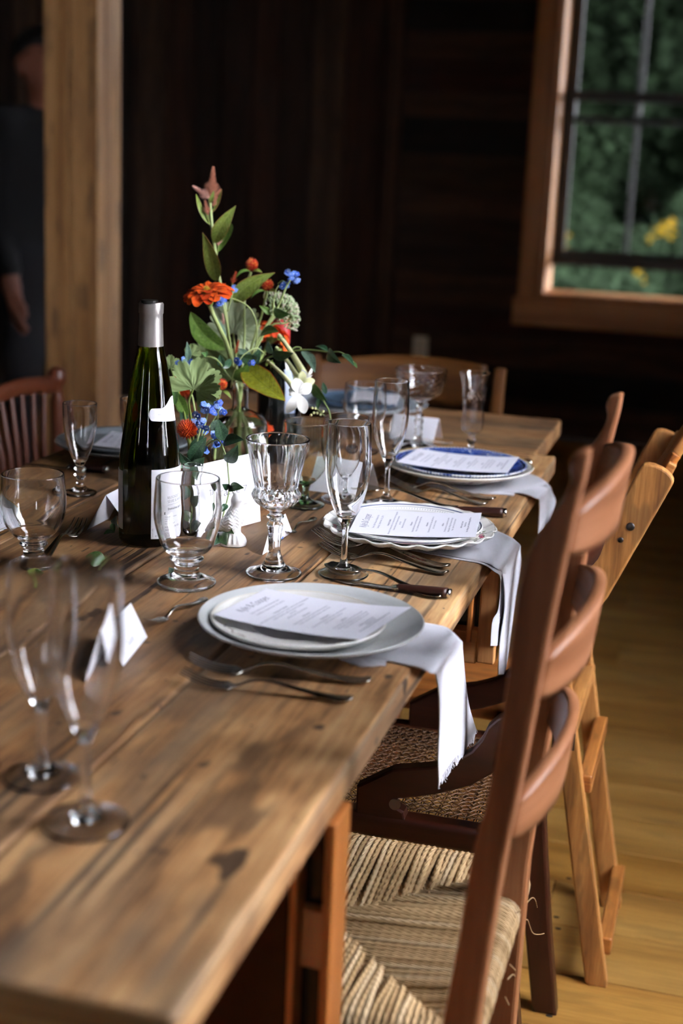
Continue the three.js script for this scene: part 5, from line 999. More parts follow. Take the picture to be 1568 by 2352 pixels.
{
  const o = flower('zinnia', 'large orange zinnia high on the left above the wine bottle'), c = at(478, 682, 2.12), n = UPV.clone().addScaledVector(CB, 0.3).addScaledVector(CR, -0.2);
  zinnia(o, c, n, px2m(63, 2.12), 3); const b = c.clone().addScaledVector(n.clone().normalize(), -0.013);
  part('stem', tube([b, at(489, 722, 2.12), at(503, 752, 2.14), at(520, 790, 2.17), at(533, 845, 2.2), ...inVase(vs++).map((p) => at(...p))], 0.0034, 50, 8), M.stemPale, o);
}
{
  const o = flower('zinnia', 'orange zinnia turned to the back right behind the sedum head'), c = at(628, 772, 2.3), n = CR.clone().multiplyScalar(0.55).addScaledVector(UPV, 0.75).addScaledVector(CB, -0.25);
  zinnia(o, c, n, px2m(54, 2.3), 5, { droop: 0.5 }); part('stem', tube([c.clone().addScaledVector(n.normalize(), -0.012), at(600, 820, 2.29), at(565, 860, 2.26), ...inVase(vs++).map((p) => at(...p))], 0.003, 40, 8), M.stem, o);
}
{
  const o = flower('zinnia', 'orange zinnia low on the table behind the glass vase, seen through it'), c = at(588, 985, 2.34);
  zinnia(o, c, UPV.clone().addScaledVector(CB, 0.4), px2m(40, 2.34), 8); part('stem', tube([c.clone().add(V(0, -0.012, -0.01)), c.clone().add(V(0.01, -0.05, -0.03)), c.clone().add(V(0.0, -0.085, -0.05))], 0.003, 20, 8), M.stem, o);
}
// pompon of narrow florets
function pompon(o, c, rad, seed, n = 150, mats = [M.gom, M.gomTip], L = 0.55, squash = 1) {
  const gs = [[], []], f = rng(seed);
  for (let k = 0; k < n; k++) { const y = 1 - 2 * (k + 0.5) / n, r = Math.sqrt(1 - y * y), th = k * 2.399, d = V(r * Math.cos(th), y * squash, r * Math.sin(th)), len = rad * L * rr(0.8, 1.2, f); gs[f() < 0.72 ? 0 : 1].push(orient(new THREE.ConeGeometry(rad * 0.14, len, 5).translate(0, len * 0.4, 0), c.clone().addScaledVector(d, rad * 0.62), d.clone().addScaledVector(UPV, 0.5))); }
  gs[0].push(new THREE.SphereGeometry(rad * 0.7, 14, 10).translate(c.x, c.y, c.z));
  part('florets', mergeGeometries(gs[0].map((g) => g.toNonIndexed())), mats[0], o); part('floret_tips', mergeGeometries(gs[1].map((g) => g.toNonIndexed())), mats[1], o);
}
{
  const G = 'globe amaranths in the bouquet', specs = [
    ['red-orange globe amaranth highest, above the big arched leaf', [578, 608, 2.22], 15, [[576, 625, 2.22], [565, 660, 2.23], [561, 700, 2.23], [561, 780, 2.23], [556, 850, 2.23]]],
    ['red-orange globe amaranth just left of the sedum head', [614, 654, 2.18], 14.5, [[613, 668, 2.18], [604, 710, 2.19], [590, 755, 2.2], [572, 815, 2.21], [556, 860, 2.22]]],
    ['red-orange globe amaranth low at the vase neck', [508, 883, 2.12], 14, [[506, 897, 2.12], [502, 915, 2.13], [500, 940, 2.15]]]];
  specs.forEach(([lab, c, r, st], k) => {
    const o = flower('globe_amaranth', lab, G); pompon(o, at(...c), px2m(r, c[2]), 20 + k);
    stem(o, M.stemPale, k < 2 ? [...st, ...inVase(vs++)] : [...st, [497, 985, 2.17], [492, 1055, 2.1]], 0.0021, 'stem', 36);
    leaf(o, M.celosiaDark, [c[0] - 3, c[1] + 15, c[2]], [c[0] - 38, c[1] + 32, c[2] - 0.01], 9, { roll: 0.6, bow: 0.25 }, 'bract'); leaf(o, M.celosia, [c[0] + 3, c[1] + 15, c[2]], [c[0] + 24, c[1] + (k === 2 ? 34 : 18), c[2] - 0.01], 9, { roll: -0.5, bow: 0.2 }, 'bract');
  });
}
{
  const o = flower('zinnia_ball', 'orange double blossom beside the shoulder of the wine bottle'), c = at(430, 986, 1.99);
  pompon(o, c, px2m(25, 1.99), 41, 220, [M.orangeDeep, M.orange], 0.5, 0.9); stem(o, M.stem, [[432, 1008, 1.99], [436, 1040, 1.98], [440, 1090, 1.96], [440, 1180, 1.93]], 0.002);
  leaf(o, M.vinca, [436, 1030, 1.98], [470, 1000, 1.98], 16, {}, 'sepal');
}
{
  const o = flower('zinnia_ball', 'orange blossom at the back left, mostly hidden behind the lobed leaf'), c = at(418, 885, 2.32);
  pompon(o, c, px2m(28, 2.32), 43, 160, [M.orangeDeep, M.orange], 0.5, 1.2); stem(o, M.stemDark, [[422, 905, 2.32], [440, 960, 2.3], [470, 1040, 2.28], [500, 1090, 2.26]], 0.002);
}
// forget-me-nots: sprays of little five-petalled flowers
function miniFlower(c, nrm, r, out) {
  const n = nrm.clone().normalize(), a = V(0.3, 0.9, 0.2).cross(n).normalize(), b = n.clone().cross(a);
  for (let k = 0; k < 5; k++) { const th = k * 1.2566, d = a.clone().multiplyScalar(Math.cos(th)).addScaledVector(b, Math.sin(th)); out.push(orient(new THREE.SphereGeometry(r * 0.56, 7, 5).scale(1, 0.18, 1), c.clone().addScaledVector(d, r * 0.58), n).toNonIndexed()); }
}
function spray(o, list, d, seed, stems) {
  const f = rng(seed), sets = [[], [], []], eyes = [];
  for (const [x, y, n, spread] of list) for (let k = 0; k < n; k++) {
    const c = at(x + rr(-spread, spread, f), y + rr(-spread, spread, f) * 0.8, d + rr(-0.012, 0.008, f)), nn = CB.clone().addScaledVector(CR, rr(-0.9, 0.9, f)).addScaledVector(CU, rr(-0.3, 1, f));
    miniFlower(c, nn, 0.0043 * rr(0.85, 1.15, f), sets[(f() * 3) | 0]); eyes.push(new THREE.SphereGeometry(0.0007, 6, 5).translate(c.x + nn.x * 0.0009, c.y + nn.y * 0.0009, c.z + nn.z * 0.0009).toNonIndexed());
  }
  sets.forEach((s, k) => { if (s.length) part('blossoms', mergeGeometries(s), [M.blue, M.bluePale, M.blueDeep][k], o); });
  part('flower_eyes', mergeGeometries(eyes), M.white, o);
  for (const [pts, r] of stems) stem(o, M.stemPale, pts, r);
}
{
  const o = flower('forget_me_not', 'light blue forget-me-nots high on the right beside the sedum');
  spray(o, [[671, 632, 12, 13], [680, 640, 5, 8], [656, 655, 6, 9]], 2.16, 51, [[[[668, 640, 2.16], [656, 662, 2.16], [640, 700, 2.17], [612, 745, 2.18], [588, 790, 2.19], [566, 850, 2.21], ...inVase(vs++)], 0.0015], [[[640, 655, 2.17], [632, 670, 2.17], [628, 705, 2.17], [626, 722, 2.175]], 0.001], [[[660, 652, 2.16], [648, 645, 2.165], [638, 652, 2.17]], 0.0008]]);
}
{
  const o = flower('forget_me_not', 'blue forget-me-nots peeping out under the big zinnia');
  spray(o, [[512, 693, 7, 9], [500, 698, 4, 7], [535, 664, 3, 6]], 2.17, 52, [[[[512, 700, 2.17], [520, 740, 2.18], [530, 800, 2.2], [540, 870, 2.22]], 0.0014], [[[535, 668, 2.17], [530, 690, 2.17], [522, 715, 2.18]], 0.0009], [[[521, 684, 2.17], [545, 690, 2.17], [570, 705, 2.17], [585, 730, 2.17], [590, 765, 2.18], [588, 790, 2.19]], 0.0013]]);
}
{
  const o = flower('forget_me_not', 'blue forget-me-nots at far left under an upright leaf');
  spray(o, [[415, 830, 8, 9], [434, 828, 3, 6]], 2.1, 53, [[[[418, 836, 2.1], [430, 870, 2.1], [445, 930, 2.08], [455, 1010, 2.05]], 0.0014]]);
  leaf(o, M.vincaGrey, [430, 830, 2.09], [429, 785, 2.07], 15, { roll: 0.5 }); leaf(o, M.vincaGrey, [430, 832, 2.09], [402, 850, 2.06], 20, { roll: -0.3, bow: 0.2 });
}
{
  const o = flower('forget_me_not', 'bright blue forget-me-nots in front of the lobed leaf, low left');
  spray(o, [[474, 936, 10, 11], [486, 944, 6, 8], [503, 930, 5, 8], [511, 943, 4, 6], [449, 954, 5, 6], [452, 972, 7, 8], [463, 968, 5, 7], [465, 985, 6, 9], [474, 982, 3, 6]], 1.99, 54, [[[[478, 945, 1.99], [470, 975, 1.99], [460, 1010, 1.98], [452, 1060, 1.96], [444, 1160, 1.93]], 0.0014], [[[505, 938, 1.99], [490, 965, 1.99], [468, 1000, 1.98]], 0.001]]);
}
{
  const o = flower('forget_me_not', 'blue forget-me-nots nodding before the vase, lowest spray');
  spray(o, [[494, 1001, 5, 8], [499, 1012, 6, 7], [496, 1022, 3, 5], [473, 1035, 3, 5]], 1.95, 55, [[[[494, 1004, 1.95], [480, 1012, 1.95], [466, 1030, 1.95], [455, 1060, 1.95], [445, 1150, 1.93]], 0.0012]]);
}
{
  const o = flower('forget_me_not', 'single dark blue forget-me-not cluster among the stems over the vase');
  spray(o, [[547, 829, 5, 6], [577, 832, 2, 4]], 2.13, 56, [[[[547, 832, 2.13], [560, 815, 2.13], [590, 800, 2.14], [610, 815, 2.15]], 0.0009], [[[546, 834, 2.13], [535, 860, 2.15], [530, 890, 2.18]], 0.0009]]);
}
{ // sedum
  const o = flower('sedum', 'domed pale green sedum head in bud on the right'), f = rng(60), gs = [], tips = [], C0 = at(628, 728, 2.21);
  for (let k = 0; k < 520; k++) { const th = rr(0.02, 1.25, f), ph = rr(0, 6.2832, f), ax = CR.clone().multiplyScalar(0.72).addScaledVector(CU, 0.55).addScaledVector(CB, 0.35).normalize(), s1 = UPV.clone().cross(ax).normalize(), s2 = ax.clone().cross(s1); const d = ax.clone().multiplyScalar(Math.cos(th)).addScaledVector(s1, Math.sin(th) * Math.cos(ph)).addScaledVector(s2, Math.sin(th) * Math.sin(ph)); const r = px2m(58, 2.2) * rr(0.86, 1.04, f), p = C0.clone().addScaledVector(d, r); (f() < 0.8 ? gs : tips).push(orient(new THREE.SphereGeometry(0.0014, 6, 5).scale(1, 1.9, 1), p, d.clone().addScaledVector(UPV, 0.3)).toNonIndexed()); }
  part('buds', mergeGeometries(gs), M.sedum, o); part('pale_buds', mergeGeometries(tips), M.sedumPink, o);
  const br = []; for (let k = 0; k < 26; k++) { const th = rr(0.05, 1.1, f), ph = rr(0, 6.28, f), ax = CR.clone().multiplyScalar(0.72).addScaledVector(CU, 0.55).addScaledVector(CB, 0.2).normalize(), s1 = UPV.clone().cross(ax).normalize(), s2 = ax.clone().cross(s1), d = ax.clone().multiplyScalar(Math.cos(th)).addScaledVector(s1, Math.sin(th) * Math.cos(ph)).addScaledVector(s2, Math.sin(th) * Math.sin(ph)); br.push(tube([C0.clone().addScaledVector(d, 0.004), C0.clone().addScaledVector(d, px2m(48, 2.2))], 0.0008, 4, 5)); }
  part('branches', mergeGeometries(br), M.stem, o);
  stem(o, M.stemPale, [[632, 724, 2.21], [616, 745, 2.2], [600, 775, 2.2], [578, 820, 2.21], [560, 865, 2.22], ...inVase(vs++)], 0.0027, 'stem', 40); stem(o, M.stemPale, [[600, 770, 2.2], [628, 745, 2.195], [655, 742, 2.2], [668, 735, 2.2]], 0.0016);
  leaf(o, M.vincaLight, [628, 716, 2.16], [665, 722, 2.14], 22, { roll: 0.5 }); leaf(o, M.vincaLight, [598, 772, 2.15], [640, 762, 2.12], 28, { roll: -0.6, side: -0.06 }); leaf(o, M.celosiaDark, [625, 722, 2.18], [595, 702, 2.17], 14, {});
}
{ // lobed leaves
  const o = thing('lobed_leaf', 'grey-green scalloped geranium leaf in front, left of the vase', 'leaf');
  palm(o, M.grey, [444, 894, 2.03], 1.35, 78, 5, { tilt: 0.25, span: 2.0 }); palm(o, M.grey, [450, 897, 2.035], -0.3, 80, 4, { tilt: -0.7, span: 1.0 }); stem(o, M.stem, [[443, 894, 2.03], [434, 920, 2.03], [437, 950, 2.02], [442, 990, 2.0], [446, 1090, 1.95]], 0.0016);
  const p = thing('lobed_leaf', 'pale lobed leaf seen from behind in the middle of the bouquet', 'leaf');
  palm(p, M.greyPale, [536, 766, 2.24], 1.5, 80, 5, { tilt: -0.2, span: 1.9 }); palm(p, M.greyPale, [545, 760, 2.23], -0.5, 72, 4, { tilt: 0.7, span: 1.0 }); stem(p, M.stemPale, [[536, 766, 2.24], [541, 820, 2.23], [545, 870, 2.225], ...inVase(vs++)], 0.0018);
  const q = thing('lobed_leaf', 'lobed leaf in shade at the back left of the bouquet', 'leaf');
  palm(q, M.grey, [490, 830, 2.3], 1.9, 74, 5, { tilt: 0.3, span: 2.1 }); palm(q, M.grey, [500, 850, 2.3], 2.9, 66, 4, { tilt: -0.4, span: 1.4 }); stem(q, M.stemDark, [[490, 830, 2.3], [520, 860, 2.27], [540, 880, 2.24], ...inVase(vs++)], 0.0018);
  const r = thing('lobed_leaf', 'small ruffled green leaf peeping out right of the bottle neck', 'leaf');
  palm(r, M.grey, [392, 845, 2.12], 1.6, 30, 5, { span: 2.2 }); palm(r, M.grey, [440, 815, 2.14], 1.2, 26, 4, { span: 1.6 }); stem(r, M.stem, [[392, 845, 2.12], [410, 900, 2.12], [430, 980, 2.08], [448, 1080, 1.98]], 0.0014);
  leaf(r, M.vincaLight, [402, 930, 2.1], [398, 870, 2.1], 18, {}); leaf(r, M.celosiaDark, [430, 960, 2.1], [404, 900, 2.12], 26, {}); leaf(r, M.vinca, [440, 1000, 2.1], [412, 945, 2.1], 26, { roll: 0.4 });
}
{ // glossy vine to the right
  const o = thing('vinca_vine', 'thin glossy-leaved vine reaching out to the right of the bouquet', 'vine');
  stem(o, M.stemVinca, [[574, 848, 2.2], [610, 825, 2.18], [650, 810, 2.16], [690, 804, 2.14], [722, 804, 2.12], [757, 810, 2.1]], 0.0013, 'stem', 36); stem(o, M.stemVinca, [[665, 806, 2.15], [680, 797, 2.15], [691, 799, 2.15], [688, 804, 2.14]], 0.0009); stem(o, M.stemVinca, [[757, 810, 2.1], [775, 808, 2.09], [790, 813, 2.08], [812, 832, 2.07]], 0.0009);
  leaf(o, M.vinca, [626, 816, 2.15], [674, 811, 2.12], 25, { roll: 0.5, bow: 0.08 }); leaf(o, M.vincaGrey, [622, 812, 2.15], [616, 784, 2.14], 18, { roll: -0.5 }); leaf(o, M.vincaGrey, [696, 807, 2.13], [723, 856, 2.08], 27, { roll: -0.5, bow: 0.08 });
  leaf(o, M.vinca, [754, 806, 2.1], [783, 834, 2.06], 27, { roll: 0.6, bow: 0.1 }); leaf(o, M.vinca, [752, 806, 2.1], [724, 796, 2.12], 16, { roll: 0.8 }); leaf(o, M.vinca, [786, 814, 2.08], [812, 840, 2.06], 16, { roll: -0.6, bow: 0.1 }); leaf(o, M.vincaLight, [812, 832, 2.07], [820, 845, 2.07], 6, {});
  leaf(o, M.vinca, [590, 826, 2.17], [543, 815, 2.15], 28, { roll: -0.5, bow: 0.15 }); leaf(o, M.vincaGrey, [575, 836, 2.17], [545, 800, 2.19], 26, { roll: 0.6 });
  const p = thing('vinca_vine', 'short vine drooping behind the white flower towards the goblets', 'vine');
  stem(p, M.stemVinca, [[690, 868, 2.16], [715, 885, 2.15], [735, 910, 2.14], [748, 930, 2.13], [757, 950, 2.12], [760, 975, 2.12]], 0.0013); stem(p, M.stemVinca, [[748, 958, 2.12], [735, 945, 2.12], [722, 936, 2.12]], 0.0008);
  leaf(p, M.vincaLight, [718, 886, 2.15], [750, 920, 2.12], 24, { roll: 0.5 }); leaf(p, M.vinca, [748, 905, 2.15], [741, 878, 2.15], 12, {}); leaf(p, M.vinca, [738, 912, 2.14], [730, 942, 2.12], 14, { roll: 0.5 }); leaf(p, M.vinca, [690, 868, 2.17], [718, 895, 2.17], 22, { roll: -0.4 });
  const bd = []; for (const [x, y] of [[717, 937], [724, 938], [714, 953], [728, 949], [736, 952], [742, 945], [720, 948]]) { const c = at(x, y, 2.12); bd.push(new THREE.SphereGeometry(0.0022, 8, 6).translate(c.x, c.y, c.z)); } part('buds', mergeGeometries(bd), M.cream, p);
  const q = thing('vinca_vine', 'dark glossy vine in the bud vase trailing past the Table 7 card', 'vine');
  const d = 1.925;
  stem(q, M.stemVinca, [[440, 1225, 1.9], [441, 1150, 1.92], [447, 1080, 1.94], [452, 1020, 1.95], [460, 985, 1.96]], 0.0013); stem(q, M.stemVinca, [[452, 1060, 1.94], [480, 1020, 1.94], [500, 1010, 1.93], [512, 1030, 1.92], [521, 1058, d], [524, 1085, d], [526, 1120, d], [520, 1155, 1.9], [512, 1185, 1.9], [507, 1225, 1.89]], 0.0011, 'stem', 40);
  for (const [a, b, w, m, o2] of [
    [[436, 1062, 1.94], [474, 1004, 1.93], 34, 'vinca', { roll: 0.3, side: -0.05 }], [[437, 1071, 1.93], [413, 1040, 1.91], 22, 'vinca', { roll: -0.3 }], [[437, 1072, 1.93], [412, 1075, 1.91], 17, 'vincaGrey', { roll: 0.5 }], [[438, 1070, 1.93], [470, 1050, 1.92], 26, 'vinca', { roll: 0.6 }], [[440, 1072, 1.92], [456, 1104, 1.91], 24, 'vinca', { roll: -0.3 }], [[442, 1060, 1.94], [468, 1073, 1.92], 22, 'vinca', {}],
    [[512, 1012, 1.94], [500, 963, 1.93], 30, 'vinca', { roll: 0.2, bow: 0.1 }], [[514, 1018, 1.93], [560, 1010, 1.9], 30, 'vinca', { roll: -0.5, bow: 0.1 }], [[522, 1062, d], [546, 1022, 1.9], 30, 'vinca', { roll: 0.3, bow: 0.1 }], [[505, 965, 1.97], [488, 1000, 1.97], 26, 'vincaGrey', { roll: 0.4 }],
    [[526, 1122, d], [560, 1121, 1.9], 23, 'vincaLight', { roll: -0.4 }], [[525, 1121, d], [510, 1112, 1.91], 16, 'vinca', {}], [[520, 1158, 1.9], [509, 1176, 1.89], 14, 'vinca', {}], [[509, 1192, 1.89], [537, 1226, 1.86], 28, 'vincaLight', { roll: 0.4, bow: 0.08 }], [[508, 1222, 1.885], [520, 1252, 1.86], 30, 'vincaLight', { roll: 0.2 }], [[506, 1228, 1.885], [492, 1252, 1.86], 26, 'vinca', { roll: -0.3 }],
    [[441, 1130, 1.92], [415, 1150, 1.91], 22, 'vinca', { roll: 0.4 }], [[441, 1160, 1.91], [466, 1140, 1.9], 22, 'vinca', {}], [[441, 1200, 1.9], [418, 1172, 1.9], 22, 'vincaLight', {}], [[441, 1215, 1.9], [470, 1205, 1.9], 24, 'vinca', { roll: -0.4 }]]) leaf(q, M[m], a, b, w, o2);
  const r = thing('vinca_vine', 'curved yellow-green vine tip left of the bouquet over the dark leaves', 'vine');
  stem(r, M.stemVinca, [[456, 825, 2.06], [472, 820, 2.06], [490, 822, 2.06], [503, 832, 2.08], [515, 850, 2.12], [530, 870, 2.18]], 0.0013); leaf(r, M.vincaLight, [473, 818, 2.06], [462, 810, 2.05], 9, { roll: 0.4 }); leaf(r, M.vincaLight, [472, 820, 2.06], [475, 806, 2.06], 6, {}); leaf(r, M.vinca, [510, 845, 2.1], [505, 815, 2.1], 18, {}); leaf(r, M.vinca, [512, 846, 2.1], [530, 825, 2.12], 16, { roll: 0.5 });
  leaf(r, M.grey, [530, 872, 2.17], [466, 845, 2.14], 34, { roll: -0.8 }); leaf(r, M.celosiaDark, [540, 872, 2.17], [572, 838, 2.15], 34, { roll: 0.4 }); leaf(r, M.vinca, [552, 868, 2.18], [600, 795, 2.17], 30, { roll: 0.5, bow: 0.1 }); leaf(r, M.grey, [545, 868, 2.2], [470, 795, 2.22], 40, { roll: -0.3, bow: 0.1 }); leaf(r, M.celosiaDark, [548, 868, 2.19], [610, 860, 2.16], 26, { roll: -0.6 }); leaf(r, M.vinca, [520, 872, 2.16], [455, 900, 2.14], 30, { roll: 0.5 });
}
{ // white trumpet flowers
  const trumpet = (label, a, b, r0, r1, open, seed, hang) => {
    const o = flower('tobacco_flower', label), pa = at(...a), pb = at(...b), dir = pb.clone().sub(pa).normalize();
    part('tube', sweep(spline([pa, pa.clone().lerp(pb, 0.5).add(V(0, 0.003, 0)), pb], 20), (s) => lerp(r0, r1, s * s), (s) => lerp(r0, r1, s * s), 12), M.cream, o, 'pale green flower tube');
    const n = open ? dir.clone().multiplyScalar(0.35).addScaledVector(CB, 0.9).normalize() : dir, s1 = CU.clone().cross(n).normalize(), s2 = n.clone().cross(s1), f = rng(seed);
    if (hang) for (let k = 0; k < 5; k++) { const th = hang[k][0], L = hang[k][1], W = hang[k][2], out = s1.clone().multiplyScalar(Math.cos(th)).addScaledVector(s2, Math.sin(th)), lat = n.clone().cross(out); part('petal', sheet((s, t) => { const q = s * 2 - 1, w = W / 2 * Math.pow(Math.sin(Math.PI * Math.pow(clamp(0.06 + t * 0.92, 0, 1), 1.3)), 0.75); return pb.clone().addScaledVector(out, L * t).addScaledVector(lat, q * w).addScaledVector(n, 0.002 + 0.12 * L * Math.sin(t * 3) - 0.25 * L * t * t + 0.15 * w * q * q); }, 8, 12, 0.0005), open === 2 ? M.cream : M.white, o); }
    for (let k = 0; k < 4; k++) { const th = k * 1.57, out = s1.clone().multiplyScalar(Math.cos(th)).addScaledVector(s2, Math.sin(th)).addScaledVector(dir, 1.6).normalize(), q = pa.clone().addScaledVector(out, 0.014); part('sepal', leafGeo(pa, q, 0.004, { roll: th }), M.stem, o); }
    return o;
  };
  const m = px2m(1, 2.1);
  trumpet('white five-petalled tobacco flower facing the camera on the right', [614, 828, 2.12], [684, 903, 2.07], 0.0022, 0.0052, 1, 1, [[1.7, 34 * m, 30 * m], [0.55, 36 * m, 26 * m], [2.75, 22 * m, 22 * m], [-1.2, 50 * m, 26 * m], [-2.05, 52 * m, 24 * m]].map(([a, b, c]) => [a, b, c]));
  trumpet('greenish tobacco flower just behind the white one', [634, 798, 2.15], [690, 878, 2.12], 0.0026, 0.005, 2, 2, [[0.1, 34 * m, 20 * m], [1.4, 26 * m, 20 * m], [2.6, 20 * m, 18 * m], [-2.2, 40 * m, 20 * m], [-0.9, 20 * m, 18 * m]]);
  trumpet('closed green tobacco bud hanging towards the far setting', [640, 770, 2.17], [700, 862, 2.13], 0.0034, 0.0062, 0, 3, [[0, 0.016, 0.008], [1.26, 0.016, 0.008], [2.5, 0.016, 0.008], [3.77, 0.016, 0.008], [5, 0.016, 0.008]]);
}
{ // bud vase
  const p = onY(440, 1236, TABLE_Y), v = thing('bud_vase', 'slim clear bud vase seen through the stout goblet', 'vase', [p.x, TABLE_Y + 0.0006, p.z]);
  part('glass_body', glassBody([[0.0125, 0.001], [0.0135, 0.004], [0.0136, 0.05], [0.0134, 0.085], [0.0138, 0.1]], 0.0016, 0.006, { seg: 48, n: 30, foot: false }), clear, v);
}
{ // fallen bits on the table
  const a = onY(68, 1326), o = thing('leaf_sprig', 'small green sprig lying in front of the stout left goblet', 'leaf');
  const T = (x, y, h) => { const q = onY(x, y, TABLE_Y + h); return q; };
  part('leaf', leafGeo(T(80, 1320, 0.004), T(52, 1312, 0.012), 0.014, {}), M.celosia, o); part('leaf', leafGeo(T(80, 1320, 0.004), T(100, 1316, 0.014), 0.012, {}), M.vincaLight, o); part('stem', tube([T(80, 1320, 0.004), T(84, 1335, 0.003), T(80, 1352, 0.002)], 0.0011, 10, 6), M.stem, o);
  const s = thing('sprout', 'round green leaf and curled pale sprout between fork and bottle', 'leaf');
  part('leaf', leafGeo(T(240, 1292, 0.002), T(196, 1278, 0.012), 0.02, { roll: 0.2, wide: 0.5, bow: 0.15 }), M.vincaLight, s); part('stem', tube([T(234, 1310, 0.002), T(238, 1302, 0.008), T(242, 1300, 0.018), T(246, 1296, 0.022), T(243, 1292, 0.016)], 0.0014, 20, 6), M.stemPale, s);
  const g = thing('fallen_leaf', 'small pale green leaf lying left of the goblet foot by the bottle', 'leaf');
  part('leaf', leafGeo(T(403, 1325, 0.003), T(388, 1303, 0.016), 0.012, { roll: 0.2 }), M.vincaGrey, g); part('stem', tube([T(403, 1325, 0.003), T(398, 1330, 0.002), T(388, 1331, 0.002)], 0.0011, 8, 6), M.stemPale, g);
  const b = onY(645, 1239), bl = []; miniFlower(V(b.x, TABLE_Y + 0.003, b.z), V(0.3, 1, 0.4), 0.0034, bl); single('fallen_blossom', mergeGeometries(bl), M.blue, 'single tiny blue blossom fallen on the planks beside the bird', 'flower');
  const w = onY(268, 1206), wl = thing('fallen_leaf', 'grey-green leaf leaning on the shaded name card', 'leaf'); part('leaf', leafGeo(T(272, 1205, 0.002), T(268, 1184, 0.028), 0.012, { roll: -0.2 }), M.vincaGrey, wl);
  const dk = thing('fallen_leaf', 'thin dark green leaflet lying between the shaded card and the bottle', 'leaf'); part('leaf', leafGeo(T(262, 1222, 0.001), T(238, 1227, 0.003), 0.008, { roll: 0.8 }), M.celosiaDark, dk); part('leaf', leafGeo(T(262, 1222, 0.001), T(259, 1200, 0.008), 0.007, {}), M.celosiaDark, dk);
}
